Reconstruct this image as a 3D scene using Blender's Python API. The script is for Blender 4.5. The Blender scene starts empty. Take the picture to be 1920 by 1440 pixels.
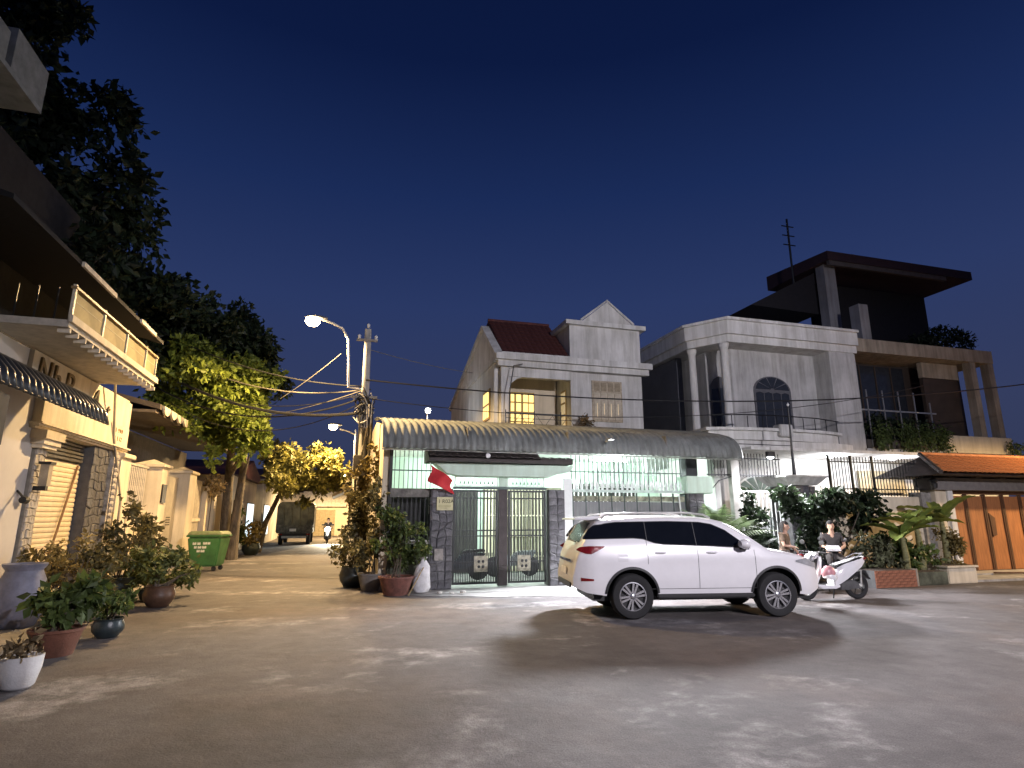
import bpy, bmesh, math, random
import numpy as np
from mathutils import Vector, Matrix
random.seed(7)
S = bpy.context.scene
COL = S.collection
R = math.radians

# ------------------------------------------------------------------ camera, sky, exposure
cam_d = bpy.data.cameras.new('camera'); cam = bpy.data.objects.new('camera', cam_d); COL.objects.link(cam)
cam.location = (0, 0, 1.80)
cam.rotation_euler = (R(90) + math.atan(248 / 1100), 0, -R(16))
cam_d.sensor_width = 36; cam_d.lens = 36 * 1100 / 1920
cam_d.clip_end = 3000; cam_d.clip_start = 0.05
S.camera = cam

world = bpy.data.worlds.new('World'); S.world = world; world.use_nodes = True
nt = world.node_tree; nt.nodes.clear()
wo = nt.nodes.new('ShaderNodeOutputWorld'); wb = nt.nodes.new('ShaderNodeBackground')
tc = nt.nodes.new('ShaderNodeTexCoord'); sx = nt.nodes.new('ShaderNodeSeparateXYZ'); cr = nt.nodes.new('ShaderNodeValToRGB')
nt.links.new(tc.outputs['Generated'], sx.inputs[0]); nt.links.new(sx.outputs['Z'], cr.inputs[0])
ramp = [(0.0, (.034, .042, .085)), (.16, (.034, .046, .112)), (.34, (.023, .040, .125)), (.50, (.0105, .0245, .096)), (.66, (.0038, .0105, .052)), (1.0, (.0012, .0036, .022))]
while len(cr.color_ramp.elements) < len(ramp): cr.color_ramp.elements.new(.5)
for e, (p, c) in zip(cr.color_ramp.elements, ramp): e.position = p; e.color = (*c, 1)
nt.links.new(cr.outputs[0], wb.inputs[0]); wb.inputs[1].default_value = 1.0
nt.links.new(wb.outputs[0], wo.inputs[0])
S.view_settings.view_transform = 'Standard'; S.view_settings.look = 'None'
S.view_settings.exposure = 0.0; S.view_settings.gamma = 1.0; S.view_settings.use_curve_mapping = False
S.cycles.use_light_tree = True if hasattr(S, 'cycles') else False

# lamp powers (watts); each lamp itself is built below
L1P = 5600; L2P = 5600; FP = 18500; RP = 7000; FX = 9.5; FY = -9.0; H1P = 520; H2P = 260; GLP = 2600; ELP = 5600

# ------------------------------------------------------------------ materials
MATS = {}
def mat(name, col, rough=.8, metal=0., var=.18, scale=6., bump=.15, bscale=None, emit=None, es=0., coat=0., col2=None, detail=6., island=0., trans=0., alpha=1., spec=.5, stretch=None, stain=0.):
    if name in MATS: return MATS[name]
    m = bpy.data.materials.new(name); m.use_nodes = True; MATS[name] = m
    t = m.node_tree; b = t.nodes['Principled BSDF']
    b.inputs['Roughness'].default_value = rough; b.inputs['Metallic'].default_value = metal
    b.inputs['Specular IOR Level'].default_value = spec
    if coat: b.inputs['Coat Weight'].default_value = coat; b.inputs['Coat Roughness'].default_value = .05
    if trans: b.inputs['Transmission Weight'].default_value = trans
    if alpha < 1: b.inputs['Alpha'].default_value = alpha
    if emit:
        b.inputs['Emission Color'].default_value = (*emit, 1); b.inputs['Emission Strength'].default_value = es
    co = t.nodes.new('ShaderNodeTexCoord'); src = co.outputs['Object']
    if stretch:
        mp = t.nodes.new('ShaderNodeMapping'); mp.inputs['Scale'].default_value = stretch
        t.links.new(src, mp.inputs[0]); src = mp.outputs[0]
    n = t.nodes.new('ShaderNodeTexNoise'); n.inputs['Scale'].default_value = scale; n.inputs['Detail'].default_value = detail; n.inputs['Roughness'].default_value = .62
    t.links.new(src, n.inputs['Vector'])
    r = t.nodes.new('ShaderNodeValToRGB'); t.links.new(n.outputs['Fac'], r.inputs[0])
    c2 = col2 if col2 else tuple(c * (1 - 2 * var) for c in col)
    c1 = tuple(min(1, c * (1 + var)) for c in col)
    r.color_ramp.elements[0].position = .28; r.color_ramp.elements[0].color = (*c2, 1)
    r.color_ramp.elements[1].position = .72; r.color_ramp.elements[1].color = (*c1, 1)
    out = r.outputs[0]
    if island:
        g = t.nodes.new('ShaderNodeNewGeometry'); mr = t.nodes.new('ShaderNodeMapRange')
        mr.inputs['To Min'].default_value = 1 - island; mr.inputs['To Max'].default_value = 1 + island
        t.links.new(g.outputs['Random Per Island'], mr.inputs[0])
        mx = t.nodes.new('ShaderNodeMix'); mx.data_type = 'RGBA'; mx.blend_type = 'MULTIPLY'; mx.inputs[0].default_value = 1
        t.links.new(out, mx.inputs[6]); t.links.new(mr.outputs[0], mx.inputs[7]); out = mx.outputs[2]
    if stain:   # rain streaks and grime
        mp2 = t.nodes.new('ShaderNodeMapping'); mp2.inputs['Scale'].default_value = (2.2, 2.2, .22); t.links.new(co.outputs['Object'], mp2.inputs[0])
        n3 = t.nodes.new('ShaderNodeTexNoise'); n3.inputs['Scale'].default_value = 1.6; n3.inputs['Detail'].default_value = 9; n3.inputs['Roughness'].default_value = .7; t.links.new(mp2.outputs[0], n3.inputs['Vector'])
        r3 = t.nodes.new('ShaderNodeValToRGB'); t.links.new(n3.outputs['Fac'], r3.inputs[0]); k0 = 1 - stain
        r3.color_ramp.elements[0].position = .36; r3.color_ramp.elements[0].color = (k0, k0 * .99, k0 * .95, 1); r3.color_ramp.elements[1].position = .58; r3.color_ramp.elements[1].color = (1, 1, 1, 1)
        m3 = t.nodes.new('ShaderNodeMix'); m3.data_type = 'RGBA'; m3.blend_type = 'MULTIPLY'; m3.inputs[0].default_value = 1
        t.links.new(out, m3.inputs[6]); t.links.new(r3.outputs[0], m3.inputs[7]); out = m3.outputs[2]
    t.links.new(out, b.inputs['Base Color'])
    if bump:
        n2 = t.nodes.new('ShaderNodeTexNoise'); n2.inputs['Scale'].default_value = bscale or scale * 7; n2.inputs['Detail'].default_value = 4
        t.links.new(src, n2.inputs['Vector'])
        bp = t.nodes.new('ShaderNodeBump'); bp.inputs['Strength'].default_value = bump; bp.inputs['Distance'].default_value = .02
        t.links.new(n2.outputs['Fac'], bp.inputs['Height']); t.links.new(bp.outputs[0], b.inputs['Normal'])
    return m

def leafmat(name, col, col2, rough=.55):
    m = mat(name, col, rough, var=.3, scale=1.3, bump=0, island=.45, col2=col2, spec=.35)
    t = m.node_tree; b = t.nodes['Principled BSDF']; o = t.nodes['Material Output']
    if not any(x.type == 'BSDF_TRANSLUCENT' for x in t.nodes):
        tr = t.nodes.new('ShaderNodeBsdfTranslucent'); ms = t.nodes.new('ShaderNodeMixShader'); ms.inputs[0].default_value = .3
        src = b.inputs['Base Color'].links[0].from_socket
        t.links.new(src, tr.inputs[0]); t.links.new(b.outputs[0], ms.inputs[1]); t.links.new(tr.outputs[0], ms.inputs[2]); t.links.new(ms.outputs[0], o.inputs[0])
    return m

def road_mat():
    m = bpy.data.materials.new('worn_road'); m.use_nodes = True; t = m.node_tree; b = t.nodes['Principled BSDF']
    co = t.nodes.new('ShaderNodeTexCoord')
    def noise(s, d, ro=.6, st=None, dist=0.):
        n = t.nodes.new('ShaderNodeTexNoise'); n.inputs['Scale'].default_value = s; n.inputs['Detail'].default_value = d; n.inputs['Roughness'].default_value = ro; n.inputs['Distortion'].default_value = dist
        if st:
            mp = t.nodes.new('ShaderNodeMapping'); mp.inputs['Scale'].default_value = st[:3]; mp.inputs['Rotation'].default_value = (0, 0, st[3]); t.links.new(co.outputs['Object'], mp.inputs[0]); t.links.new(mp.outputs[0], n.inputs[0])
        else: t.links.new(co.outputs['Object'], n.inputs[0])
        return n.outputs['Fac']
    def ramp(f, a, b_, c0, c1):
        r = t.nodes.new('ShaderNodeValToRGB'); r.color_ramp.elements[0].position = a; r.color_ramp.elements[1].position = b_
        r.color_ramp.elements[0].color = (*c0, 1); r.color_ramp.elements[1].color = (*c1, 1); t.links.new(f, r.inputs[0]); return r.outputs[0]
    def mix(f, a, c, bt='MIX'):
        x = t.nodes.new('ShaderNodeMix'); x.data_type = 'RGBA'; x.blend_type = bt
        if isinstance(f, float): x.inputs[0].default_value = f
        else: t.links.new(f, x.inputs[0])
        t.links.new(a, x.inputs[6]); t.links.new(c, x.inputs[7]); return x.outputs[2]
    base = ramp(noise(.35, 8, .68), .32, .68, (.064, .059, .061), (.112, .104, .107))
    pale = ramp(noise(3.0, 8, .7), .3, .7, (.28, .27, .27), (.46, .45, .45))
    pm = ramp(noise(.42, 12, .66, (1, 1.25, 1, .45), .25), .54, .625, (0, 0, 0), (.62, .62, .62))
    pb = ramp(noise(2.4, 10, .72), .40, .60, (0, 0, 0), (1, 1, 1))
    c = mix(mix(1.0, pm, pb, 'MULTIPLY'), base, pale)
    dark = ramp(noise(.5, 6, .6), .0, 1., (.046, .043, .044), (.062, .058, .060))
    dm = ramp(noise(.21, 10, .62, (1, 1.3, 1, 2.), .3), .54, .66, (0, 0, 0), (.75, .75, .75))
    c = mix(dm, c, dark)
    mott = ramp(noise(2.6, 8, .7), .3, .7, (.74, .74, .75), (1.26, 1.25, 1.24))
    c = mix(1.0, c, mott, 'MULTIPLY')
    warm = ramp(noise(.3, 7, .6, (1, 1, 1, 1.), .2), .5, .72, (1, 1, 1), (1.14, .98, .86))
    c = mix(1.0, c, warm, 'MULTIPLY')
    grain = ramp(noise(75, 3), .25, .75, (.5, .5, .5), (1.5, 1.5, 1.5))
    c = mix(1.0, c, grain, 'MULTIPLY')
    t.links.new(c, b.inputs['Base Color']); b.inputs['Roughness'].default_value = .82; b.inputs['Specular IOR Level'].default_value = .35
    bp = t.nodes.new('ShaderNodeBump'); bp.inputs['Strength'].default_value = .55; bp.inputs['Distance'].default_value = .012
    t.links.new(noise(38, 5, .7), bp.inputs['Height'])
    bp2 = t.nodes.new('ShaderNodeBump'); bp2.inputs['Strength'].default_value = .5; bp2.inputs['Distance'].default_value = .05
    t.links.new(noise(1.6, 5, .6), bp2.inputs['Height']); t.links.new(bp.outputs[0], bp2.inputs['Normal'])
    t.links.new(bp2.outputs[0], b.inputs['Normal']); MATS['road'] = m; return m

cream = mat('cream_wall', (.66, .58, .44), .85, var=.08, scale=1.2, bump=.12, bscale=30, stain=0.22)
white_wall = mat('white_wall', (.66, .66, .64), .85, var=.1, scale=1.0, bump=.12, bscale=25, stain=0.28)
grey_wall = mat('grey_wall', (.50, .50, .49), .85, var=.14, scale=.9, bump=.12, bscale=25, stain=0.34)
house_wall = mat('house_wall', (.60, .60, .575), .85, var=.12, scale=.8, bump=.1, bscale=22, stain=0.3)
dark_side = mat('unlit_side_render', (.10, .105, .12), .9, var=.15, scale=.8)  # navy dark: the unlit side's shade is put into the colour
green_wall = mat('mint_wall', (.52, .66, .56), .8, var=.06, scale=1.5, bump=.06, stain=0.15)
slate = mat('slate_stone', (.085, .085, .095), .6, var=.45, scale=5, bump=.6, bscale=18)
slate2 = mat('slate_stone_light', (.13, .13, .14), .6, var=.35, scale=5, bump=.6, bscale=18)
mortar = mat('mortar', (.10, .10, .10), .9)
pebble = mat('pebble_stone', (.42, .38, .32), .75, var=.4, scale=4, bump=.5)
conc = mat('concrete', (.40, .39, .37), .85, var=.2, scale=2.2, bump=.25, bscale=40, stain=0.3)
fibro = mat('fibre_cement', (.20, .215, .205), .8, var=.22, scale=1.6, bump=.2, bscale=30, stain=0.3)
blackiron = mat('black_iron', (.018, .02, .022), .45, metal=.3, var=.2)
greeniron = mat('dark_green_iron', (.03, .055, .05), .45, metal=.2, var=.2)
whiteiron = mat('white_iron', (.72, .76, .74), .45, var=.06)
steel = mat('galvanised_steel', (.55, .55, .53), .4, metal=.75, var=.12)
redtile = mat('red_roof_tile', (.085, .022, .017), .75, var=.3, scale=3, bump=.3)
orangetile = mat('orange_roof_tile', (.46, .16, .05), .75, var=.25, scale=3, bump=.3)
darktile = mat('dark_roof_tile', (.045, .035, .032), .7, var=.3, scale=4, bump=.3)
wood = mat('gate_wood', (.36, .15, .055), .5, var=.2, scale=5, stretch=(3, 3, .4), bump=.15)
woodd = mat('dark_wood', (.10, .045, .02), .55, var=.25, scale=5, stretch=(3, 3, .4))
glass_dark = mat('dark_glass', (.006, .007, .009), .06, var=.1, bump=0, spec=.7)
plastic_b = mat('black_plastic', (.014, .014, .015), .5, var=.1)
rubber = mat('tyre_rubber', (.016, .016, .017), .85, var=.2, bump=.2, bscale=60)
carpaint = mat('white_car_paint', (.74, .73, .745), .28, var=.02, bump=0, coat=.9)
alloy = mat('alloy', (.62, .62, .64), .25, metal=.9, var=.06, bump=0)
redlens = mat('red_lens', (.20, .008, .01), .12, var=.2, scale=14, bump=.3, coat=.6)
chrome = mat('chrome', (.75, .75, .77), .12, metal=1., var=.03, bump=0)
terracotta = mat('terracotta', (.16, .065, .04), .8, var=.25, scale=4, bump=.3)
ceramic_w = mat('white_ceramic', (.66, .66, .66), .4, var=.1, scale=6)
ceramic_b = mat('blue_grey_glaze', (.19, .20, .27), .55, var=.25, scale=3, bump=.2)
ceramic_d = mat('dark_glaze', (.035, .05, .055), .35, var=.3, scale=4)
soil = mat('soil', (.05, .035, .025), .95, bump=.6)
bark = mat('bark', (.12, .10, .075), .9, var=.4, scale=5, bump=.9, bscale=16, stretch=(2, 2, .5))
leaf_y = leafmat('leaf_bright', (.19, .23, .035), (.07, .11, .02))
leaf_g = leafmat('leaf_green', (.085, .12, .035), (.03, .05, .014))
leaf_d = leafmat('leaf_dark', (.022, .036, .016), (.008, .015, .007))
leaf_b = leafmat('banana_leaf', (.16, .20, .045), (.06, .09, .02))
twig = mat('dry_twig', (.30, .22, .11), .9)
skin = mat('skin', (.44, .27, .19), .55, var=.06, bump=0)
hair = mat('black_hair', (.012, .010, .009), .85, var=.3, scale=30, stretch=(6, 6, .4))
cloth_d = mat('dark_cloth', (.045, .04, .04), .9, var=.2)
cloth_w = mat('white_cloth', (.62, .62, .64), .9, var=.08)
cloth_t = mat('tan_cloth', (.30, .24, .17), .9, var=.2)
bin_green = mat('bin_green_plastic', (.045, .15, .045), .5, var=.2, scale=3)
redcloth = mat('red_flag_cloth', (.42, .012, .018), .8, var=.15, scale=3)

# ------------------------------------------------------------------ mesh builder
OFF = {}
class MB:
    def __init__(s): s.v = []; s.f = []
    def add(s, vs, fs):
        o = len(s.v); s.v += [tuple(map(float, p)) for p in vs]; s.f += [tuple(i + o for i in f) for f in fs]; return s
    def box(s, x0, x1, y0, y1, z0, z1):
        return s.add([(x0, y0, z0), (x1, y0, z0), (x1, y1, z0), (x0, y1, z0), (x0, y0, z1), (x1, y0, z1), (x1, y1, z1), (x0, y1, z1)],
                     [(0, 3, 2, 1), (4, 5, 6, 7), (0, 1, 5, 4), (1, 2, 6, 5), (2, 3, 7, 6), (3, 0, 4, 7)])
    def prism(s, poly, axis, a, b):
        # poly in the two other axes (order kept), extruded along axis from a to b
        def P(p, t): return {'x': (t, p[0], p[1]), 'y': (p[0], t, p[1]), 'z': (p[0], p[1], t)}[axis]
        n = len(poly); s.add([P(p, a) for p in poly] + [P(p, b) for p in poly],
            [tuple(range(n - 1, -1, -1)), tuple(range(n, 2 * n))] + [(i, (i + 1) % n, n + (i + 1) % n, n + i) for i in range(n)]); return s
    def tube(s, pts, r, n=8, cap=True):
        pts = [Vector(p) for p in pts]; rs = r if hasattr(r, '__len__') else [r] * len(pts)
        vs = []; up = None
        for i, p in enumerate(pts):
            d = (pts[min(i + 1, len(pts) - 1)] - pts[max(i - 1, 0)]).normalized()
            if up is None: up = Vector((0, 0, 1)) if abs(d.z) < .9 else Vector((1, 0, 0))
            a = d.cross(up); a = a.normalized() if a.length > 1e-6 else Vector((1, 0, 0)); bb = a.cross(d).normalized(); up = bb
            for k in range(n):
                t = 2 * math.pi * k / n; vs.append(p + (a * math.cos(t) + bb * math.sin(t)) * rs[i])
        fs = [(i * n + k, i * n + (k + 1) % n, (i + 1) * n + (k + 1) % n, (i + 1) * n + k) for i in range(len(pts) - 1) for k in range(n)]
        if cap: fs += [tuple(range(n - 1, -1, -1)), tuple((len(pts) - 1) * n + k for k in range(n))]
        return s.add(vs, fs)
    def lathe(s, prof, c=(0, 0, 0), n=20, axis='z', cap=True):
        vs = []; 
        for r, h in prof:
            for k in range(n):
                t = 2 * math.pi * k / n; x, y = r * math.cos(t), r * math.sin(t)
                vs.append({'z': (c[0] + x, c[1] + y, c[2] + h), 'y': (c[0] + x, c[1] + h, c[2] + y), 'x': (c[0] + h, c[1] + x, c[2] + y)}[axis])
        fs = [(i * n + k, i * n + (k + 1) % n, (i + 1) * n + (k + 1) % n, (i + 1) * n + k) for i in range(len(prof) - 1) for k in range(n)]
        if cap and prof[0][0] > 1e-4: fs.append(tuple(range(n - 1, -1, -1)))
        if cap and prof[-1][0] > 1e-4: fs.append(tuple((len(prof) - 1) * n + k for k in range(n)))
        return s.add(vs, fs)
    def grid(s, P, nu, nv):
        vs = [P(i / nu, j / nv) for j in range(nv + 1) for i in range(nu + 1)]
        return s.add(vs, [(j * (nu + 1) + i, j * (nu + 1) + i + 1, (j + 1) * (nu + 1) + i + 1, (j + 1) * (nu + 1) + i) for j in range(nv) for i in range(nu)])
    def build(s, name, m, parent=None, smooth=False, bevel=0., solid=0., origin=None):
        v = np.array(s.v, float); c = Vector((v.min(0) + v.max(0)) / 2) if origin is None else Vector(origin)
        me = bpy.data.meshes.new(name); me.from_pydata((v - np.array(c)).tolist(), [], s.f)
        return link(name, me, m, parent, c, smooth, bevel, solid)
def link(name, me, m, parent, c, smooth=False, bevel=0., solid=0., fix=True):
    if fix:
        bm = bmesh.new(); bm.from_mesh(me); bmesh.ops.remove_doubles(bm, verts=bm.verts, dist=1e-5); bmesh.ops.recalc_face_normals(bm, faces=bm.faces)
        if bevel: bmesh.ops.bevel(bm, geom=[e for e in bm.edges if e.is_manifold and e.calc_face_angle(0) > .5], offset=bevel, segments=2, affect='EDGES', clamp_overlap=True)
        bm.to_mesh(me); bm.free()
    for p in me.polygons: p.use_smooth = bool(smooth)
    if smooth: me.set_sharp_from_angle(angle=R(smooth if smooth > 1 else 40))
    if m and not me.materials: me.materials.append(m)
    o = bpy.data.objects.new(name, me); COL.objects.link(o); OFF[o.name] = Vector(c)
    if parent: o.parent = parent; o.location = Vector(c) - OFF[parent.name]
    else: o.location = c
    if solid:
        md = o.modifiers.new('thickness', 'SOLIDIFY'); md.thickness = solid; md.offset = 0
    return o
def inst(name, src, parent, c, rot=None, scale=None):
    o = bpy.data.objects.new(name, src); COL.objects.link(o); OFF[o.name] = Vector(c)
    if parent: o.parent = parent; o.location = Vector(c) - OFF[parent.name]
    else: o.location = c
    if rot: o.rotation_euler = rot
    if scale: o.scale = scale
    return o
def tag(o, label, cat=None, group=None, kind=None):
    if label: o['label'] = label
    if cat: o['category'] = cat
    if group: o['group'] = group
    if kind: o['kind'] = kind
    return o
def thing(name, label, cat, loc=(0, 0, 0), rz=0., group=None, local=False):
    o = bpy.data.objects.new(name, None); COL.objects.link(o); o.location = loc; o.rotation_euler = (0, 0, rz); o.empty_display_size = .2
    OFF[o.name] = Vector((0, 0, 0)) if local else Vector(loc)
    return tag(o, label, cat, group)
def box(name, m, parent, *a, bevel=0.): return MB().box(*a).build(name, m, parent, bevel=bevel)
def boxmesh(name, w, d, h, m, bevel=0.):
    b = MB().box(-w / 2, w / 2, -d / 2, d / 2, -h / 2, h / 2); me = bpy.data.meshes.new(name); me.from_pydata(b.v, [], b.f)
    if bevel:
        bm = bmesh.new(); bm.from_mesh(me); bmesh.ops.bevel(bm, geom=bm.edges[:], offset=bevel, segments=1, affect='EDGES'); bm.to_mesh(me); bm.free()
    me.materials.append(m); return me
def meshof(mb, name, m, smooth=False):
    me = bpy.data.meshes.new(name); me.from_pydata(mb.v, [], mb.f)
    bm = bmesh.new(); bm.from_mesh(me); bmesh.ops.recalc_face_normals(bm, faces=bm.faces); bm.to_mesh(me); bm.free()
    for p in me.polygons: p.use_smooth = smooth
    me.materials.append(m); return me
def lamp(name, kind, parent, loc, power, color, radius=.1, spot=None, rot=None):
    d = bpy.data.lights.new(name, kind); d.energy = power; d.color = color; d.shadow_soft_size = radius
    if spot: d.spot_size = R(spot); d.spot_blend = .25
    o = bpy.data.objects.new(name, d); COL.objects.link(o)
    if parent: o.parent = parent; o.location = Vector(loc) - OFF[parent.name]
    else: o.location = loc
    if rot: o.rotation_euler = rot
    return o
def aim(o, frm, to, blend=.6):
    o.rotation_euler = (Vector(to) - Vector(frm)).to_track_quat('-Z', 'Y').to_euler(); o.data.spot_blend = blend
def text(name, s, size, depth, m, parent, c, rot, font_shear=0., align='LEFT'):
    cu = bpy.data.curves.new(name, 'FONT'); cu.body = s; cu.size = size; cu.extrude = depth; cu.shear = font_shear; cu.align_x = align; cu.resolution_u = 3
    t = bpy.data.objects.new(name, cu); me = bpy.data.meshes.new_from_object(t); bpy.data.objects.remove(t)
    me.materials.clear(); me.materials.append(m)
    return inst(name, me, parent, c, rot)
def leaves(blobs, n, size, seed, hollow=.55, droop=.35, long=1.7):
    """n leaf blades (two folded triangles pairs) spread through a set of ellipsoids (cx,cy,cz,rx,ry,rz[,weight])."""
    g = np.random.default_rng(seed); w = np.array([(b[6] if len(b) > 6 else 1) * b[3] * b[4] * b[5] for b in blobs]); w = w ** .8; w /= w.sum()
    k = g.choice(len(blobs), n, p=w); B = np.array([b[:6] for b in blobs])[k]
    d = g.normal(size=(n, 3)); d /= np.linalg.norm(d, axis=1)[:, None]
    rad = hollow + (1 - hollow) * g.random(n) ** .7; rad *= 1 + .16 * g.normal(size=n)
    # clumps: pull leaves toward random twig points
    P = B[:, :3] + d * rad[:, None] * B[:, 3:]
    nc = max(8, n // 26); cl = P[g.integers(0, n, nc)]; idx = g.integers(0, nc, n)
    near = np.empty(n, int)
    for s0 in range(0, n, 4000):
        dd = ((P[s0:s0 + 4000, None, :] - cl[None]) ** 2).sum(2) if nc < 900 else None
        near[s0:s0 + 4000] = dd.argmin(1) if dd is not None else idx[s0:s0 + 4000]
    if nc < 900: P = P + (cl[near] - P) * .38
    P += g.normal(size=(n, 3)) * size * .35
    u = g.normal(size=(n, 3)) + d * .8; u[:, 2] -= droop; u /= np.linalg.norm(u, axis=1)[:, None]
    q = g.normal(size=(n, 3)); s = np.cross(u, q); s /= np.linalg.norm(s, axis=1)[:, None]; nn = np.cross(s, u)
    L = size * (.6 + .8 * g.random(n))[:, None]; W = L / long * .5
    tip = P + u * L; mid = P + u * L * .45; a = mid + s * W + nn * W * .35; b = mid - s * W + nn * W * .35
    V = np.stack([P, a, tip, b], 1).reshape(-1, 3); i = np.arange(n) * 4
    F = np.concatenate([np.stack([i, i + 1, i + 2], 1), np.stack([i, i + 2, i + 3], 1)])
    return V, F
def leafmesh(name, m, parent, V, F, extra=None):
    c = Vector((V.min(0) + V.max(0)) / 2); me = bpy.data.meshes.new(name)
    me.vertices.add(len(V)); me.vertices.foreach_set('co', (V - np.array(c)).astype(np.float32).ravel())
    me.loops.add(len(F) * 3); me.loops.foreach_set('vertex_index', F.astype(np.int32).ravel())
    me.polygons.add(len(F)); me.polygons.foreach_set('loop_start', np.arange(0, len(F) * 3, 3, dtype=np.int32)); me.polygons.foreach_set('loop_total', np.full(len(F), 3, np.int32))
    me.update(); me.validate(); return link(name, me, m, parent, c, fix=False)
def copy_tree(o, parent=None):
    c = o.copy(); COL.objects.link(c); c.parent = parent; OFF[c.name] = OFF.get(o.name, Vector((0, 0, 0)))
    for ch in list(o.children): copy_tree(ch, c)
    return c
def stones(parent, x0, x1, z0, z1, y, nx, nz, m, m2=None, seed=0, face='y-', proud=.03):
    """irregular stone facing on a flat face; every stone its own object"""
    g = random.Random(seed); W = (x1 - x0) / nx; H = (z1 - z0) / nz
    px = [[x0 + W * i + (g.uniform(-.22, .22) * W if 0 < i < nx else 0) for i in range(nx + 1)] for j in range(nz + 1)]
    pz = [[z0 + H * j + (g.uniform(-.25, .25) * H if 0 < j < nz else 0) for i in range(nx + 1)] for j in range(nz + 1)]
    for j in range(nz):
        for i in range(nx):
            q = [(px[j][i], pz[j][i]), (px[j][i + 1], pz[j][i + 1]), (px[j + 1][i + 1], pz[j + 1][i + 1]), (px[j + 1][i], pz[j + 1][i])]
            cx = sum(p[0] for p in q) / 4; cz = sum(p[1] for p in q) / 4
            o_ = [(cx + (p[0] - cx) * .93, cz + (p[1] - cz) * .93) for p in q]; i_ = [(cx + (p[0] - cx) * .72, cz + (p[1] - cz) * .72) for p in q]
            d = proud * g.uniform(.6, 1.4); b = MB()
            vs = [(p[0], 0, p[1]) for p in o_] + [(p[0], d * .7, p[1]) for p in o_] + [(p[0], d, p[1]) for p in i_]
            def T(p):
                if face == 'y-': return (p[0], y - p[1], p[2])
                if face == 'x-': return (y - p[1], p[0], p[2])
                return (y + p[1], p[0], p[2])
            b.add([T(p) for p in vs], [(0, 1, 5, 4), (1, 2, 6, 5), (2, 3, 7, 6), (3, 0, 4, 7), (4, 5, 9, 8), (5, 6, 10, 9), (6, 7, 11, 10), (7, 4, 8, 11), (8, 9, 10, 11)])
            b.build('stone', m2 if (m2 and g.random() < .4) else m, parent)
def corrugated(x0, x1, prof, period, amp, per=6):
    """sheet running along x with waves, swept over the yz profile"""
    nx = int((x1 - x0) / period * per); b = MB(); P = [Vector((0, p[0], p[1])) for p in prof]; N = []
    for i in range(len(P)):
        d = (P[min(i + 1, len(P) - 1)] - P[max(i - 1, 0)]).normalized(); N.append(Vector((0, -d.z, d.y)))
    vs = []
    for i in range(len(P)):
        for k in range(nx + 1):
            x = x0 + (x1 - x0) * k / nx; h = amp * math.cos(2 * math.pi * (x - x0) / period); q = P[i] + N[i] * h; vs.append((x, q.y, q.z))
    return b.add(vs, [(i * (nx + 1) + k, i * (nx + 1) + k + 1, (i + 1) * (nx + 1) + k + 1, (i + 1) * (nx + 1) + k) for i in range(len(P) - 1) for k in range(nx)])
def tile_field(parent, m, x0, x1, eave, ridge, tw, n_rows, seed=3, hip=0.):
    """clay tiles laid on a slope facing -y: eave=(y,z) ridge=(y,z); every tile an object sharing one mesh"""
    ln = math.hypot(ridge[0] - eave[0], ridge[1] - eave[1]); ang = math.atan2(ridge[1] - eave[1], ridge[0] - eave[0]); rl = ln / n_rows
    b = MB(); nn = 6; prof = [(-tw / 2 * .98 + tw * .98 * k / nn, .028 * math.sin(math.pi * k / nn) ** .8 + .01) for k in range(nn + 1)]
    vs = []
    for yy, dz in ((-rl * .16, .03), (rl, .0)): vs += [(p[0], yy, p[1] + dz) for p in prof]
    vs += [(p[0], -rl * .16, p[1] + .012) for p in prof]
    b.add(vs, [(k, k + 1, nn + 2 + k, nn + 1 + k) for k in range(nn)] + [(k + 1, k, 2 * nn + 2 + k, 2 * nn + 3 + k) for k in range(nn)])
    me = meshof(b, 'tile', m); g = random.Random(seed); nx = int(round((x1 - x0) / tw))
    for j in range(n_rows):
        y = eave[0] + (ridge[0] - eave[0]) * j / n_rows; z = eave[1] + (ridge[1] - eave[1]) * j / n_rows
        for i in range(nx):
            if tw * (i + .3) < hip * j / n_rows: continue
            inst('tile', me, parent, (x0 + tw * (i + .5), y + g.uniform(-.006, .006), z + g.uniform(0, .008)), (ang, 0, g.uniform(-.012, .012)))
# ------------------------------------------------------------------ ground
road_mat()
b = MB(); b.grid(lambda u, v: (-70 + 150 * u, -40 + 220 * v, 0), 30, 44)
tag(b.build('ground', MATS['road']), None, kind='structure')
ap = MB(); ap.prism([(1.3, 14.95), (1.9, 14.35), (2.6, 14.05), (3.6, 13.62), (4.4, 13.55), (5.3, 13.2), (7.2, 13.0), (9.2, 13.05), (11.3, 12.85), (13.2, 13.0), (13.2, 19.2), (1.2, 19.2)], 'z', -.05, .012)
tag(ap.build('forecourt_pavement', mat('forecourt_concrete', (.33, .325, .32), .8, var=.3, scale=1.1, bump=.3, bscale=45)), None, kind='structure')
jt = MB().box(1.3, 13, 14.50, 14.515, .011, .0165).build('pavement_joint', mortar); tag(jt, None, kind='structure')
tag(MB().prism([(-9, 6), (-4.35, 6), (-4.15, 9.5), (-4.25, 14), (-4.6, 18), (-4.75, 26), (-5.2, 34), (-9, 60)], 'z', -.05, .07).build('left_pavement', mat('old_pavement', (.26, .235, .20), .9, var=.3, scale=1.5, bump=.4)), None, kind='structure')
tag(MB().prism([(13.3, 13.0), (30, 12.9), (30, 15), (13.3, 15)], 'z', -.05, .06).build('right_pavement', conc), None, kind='structure')

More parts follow.
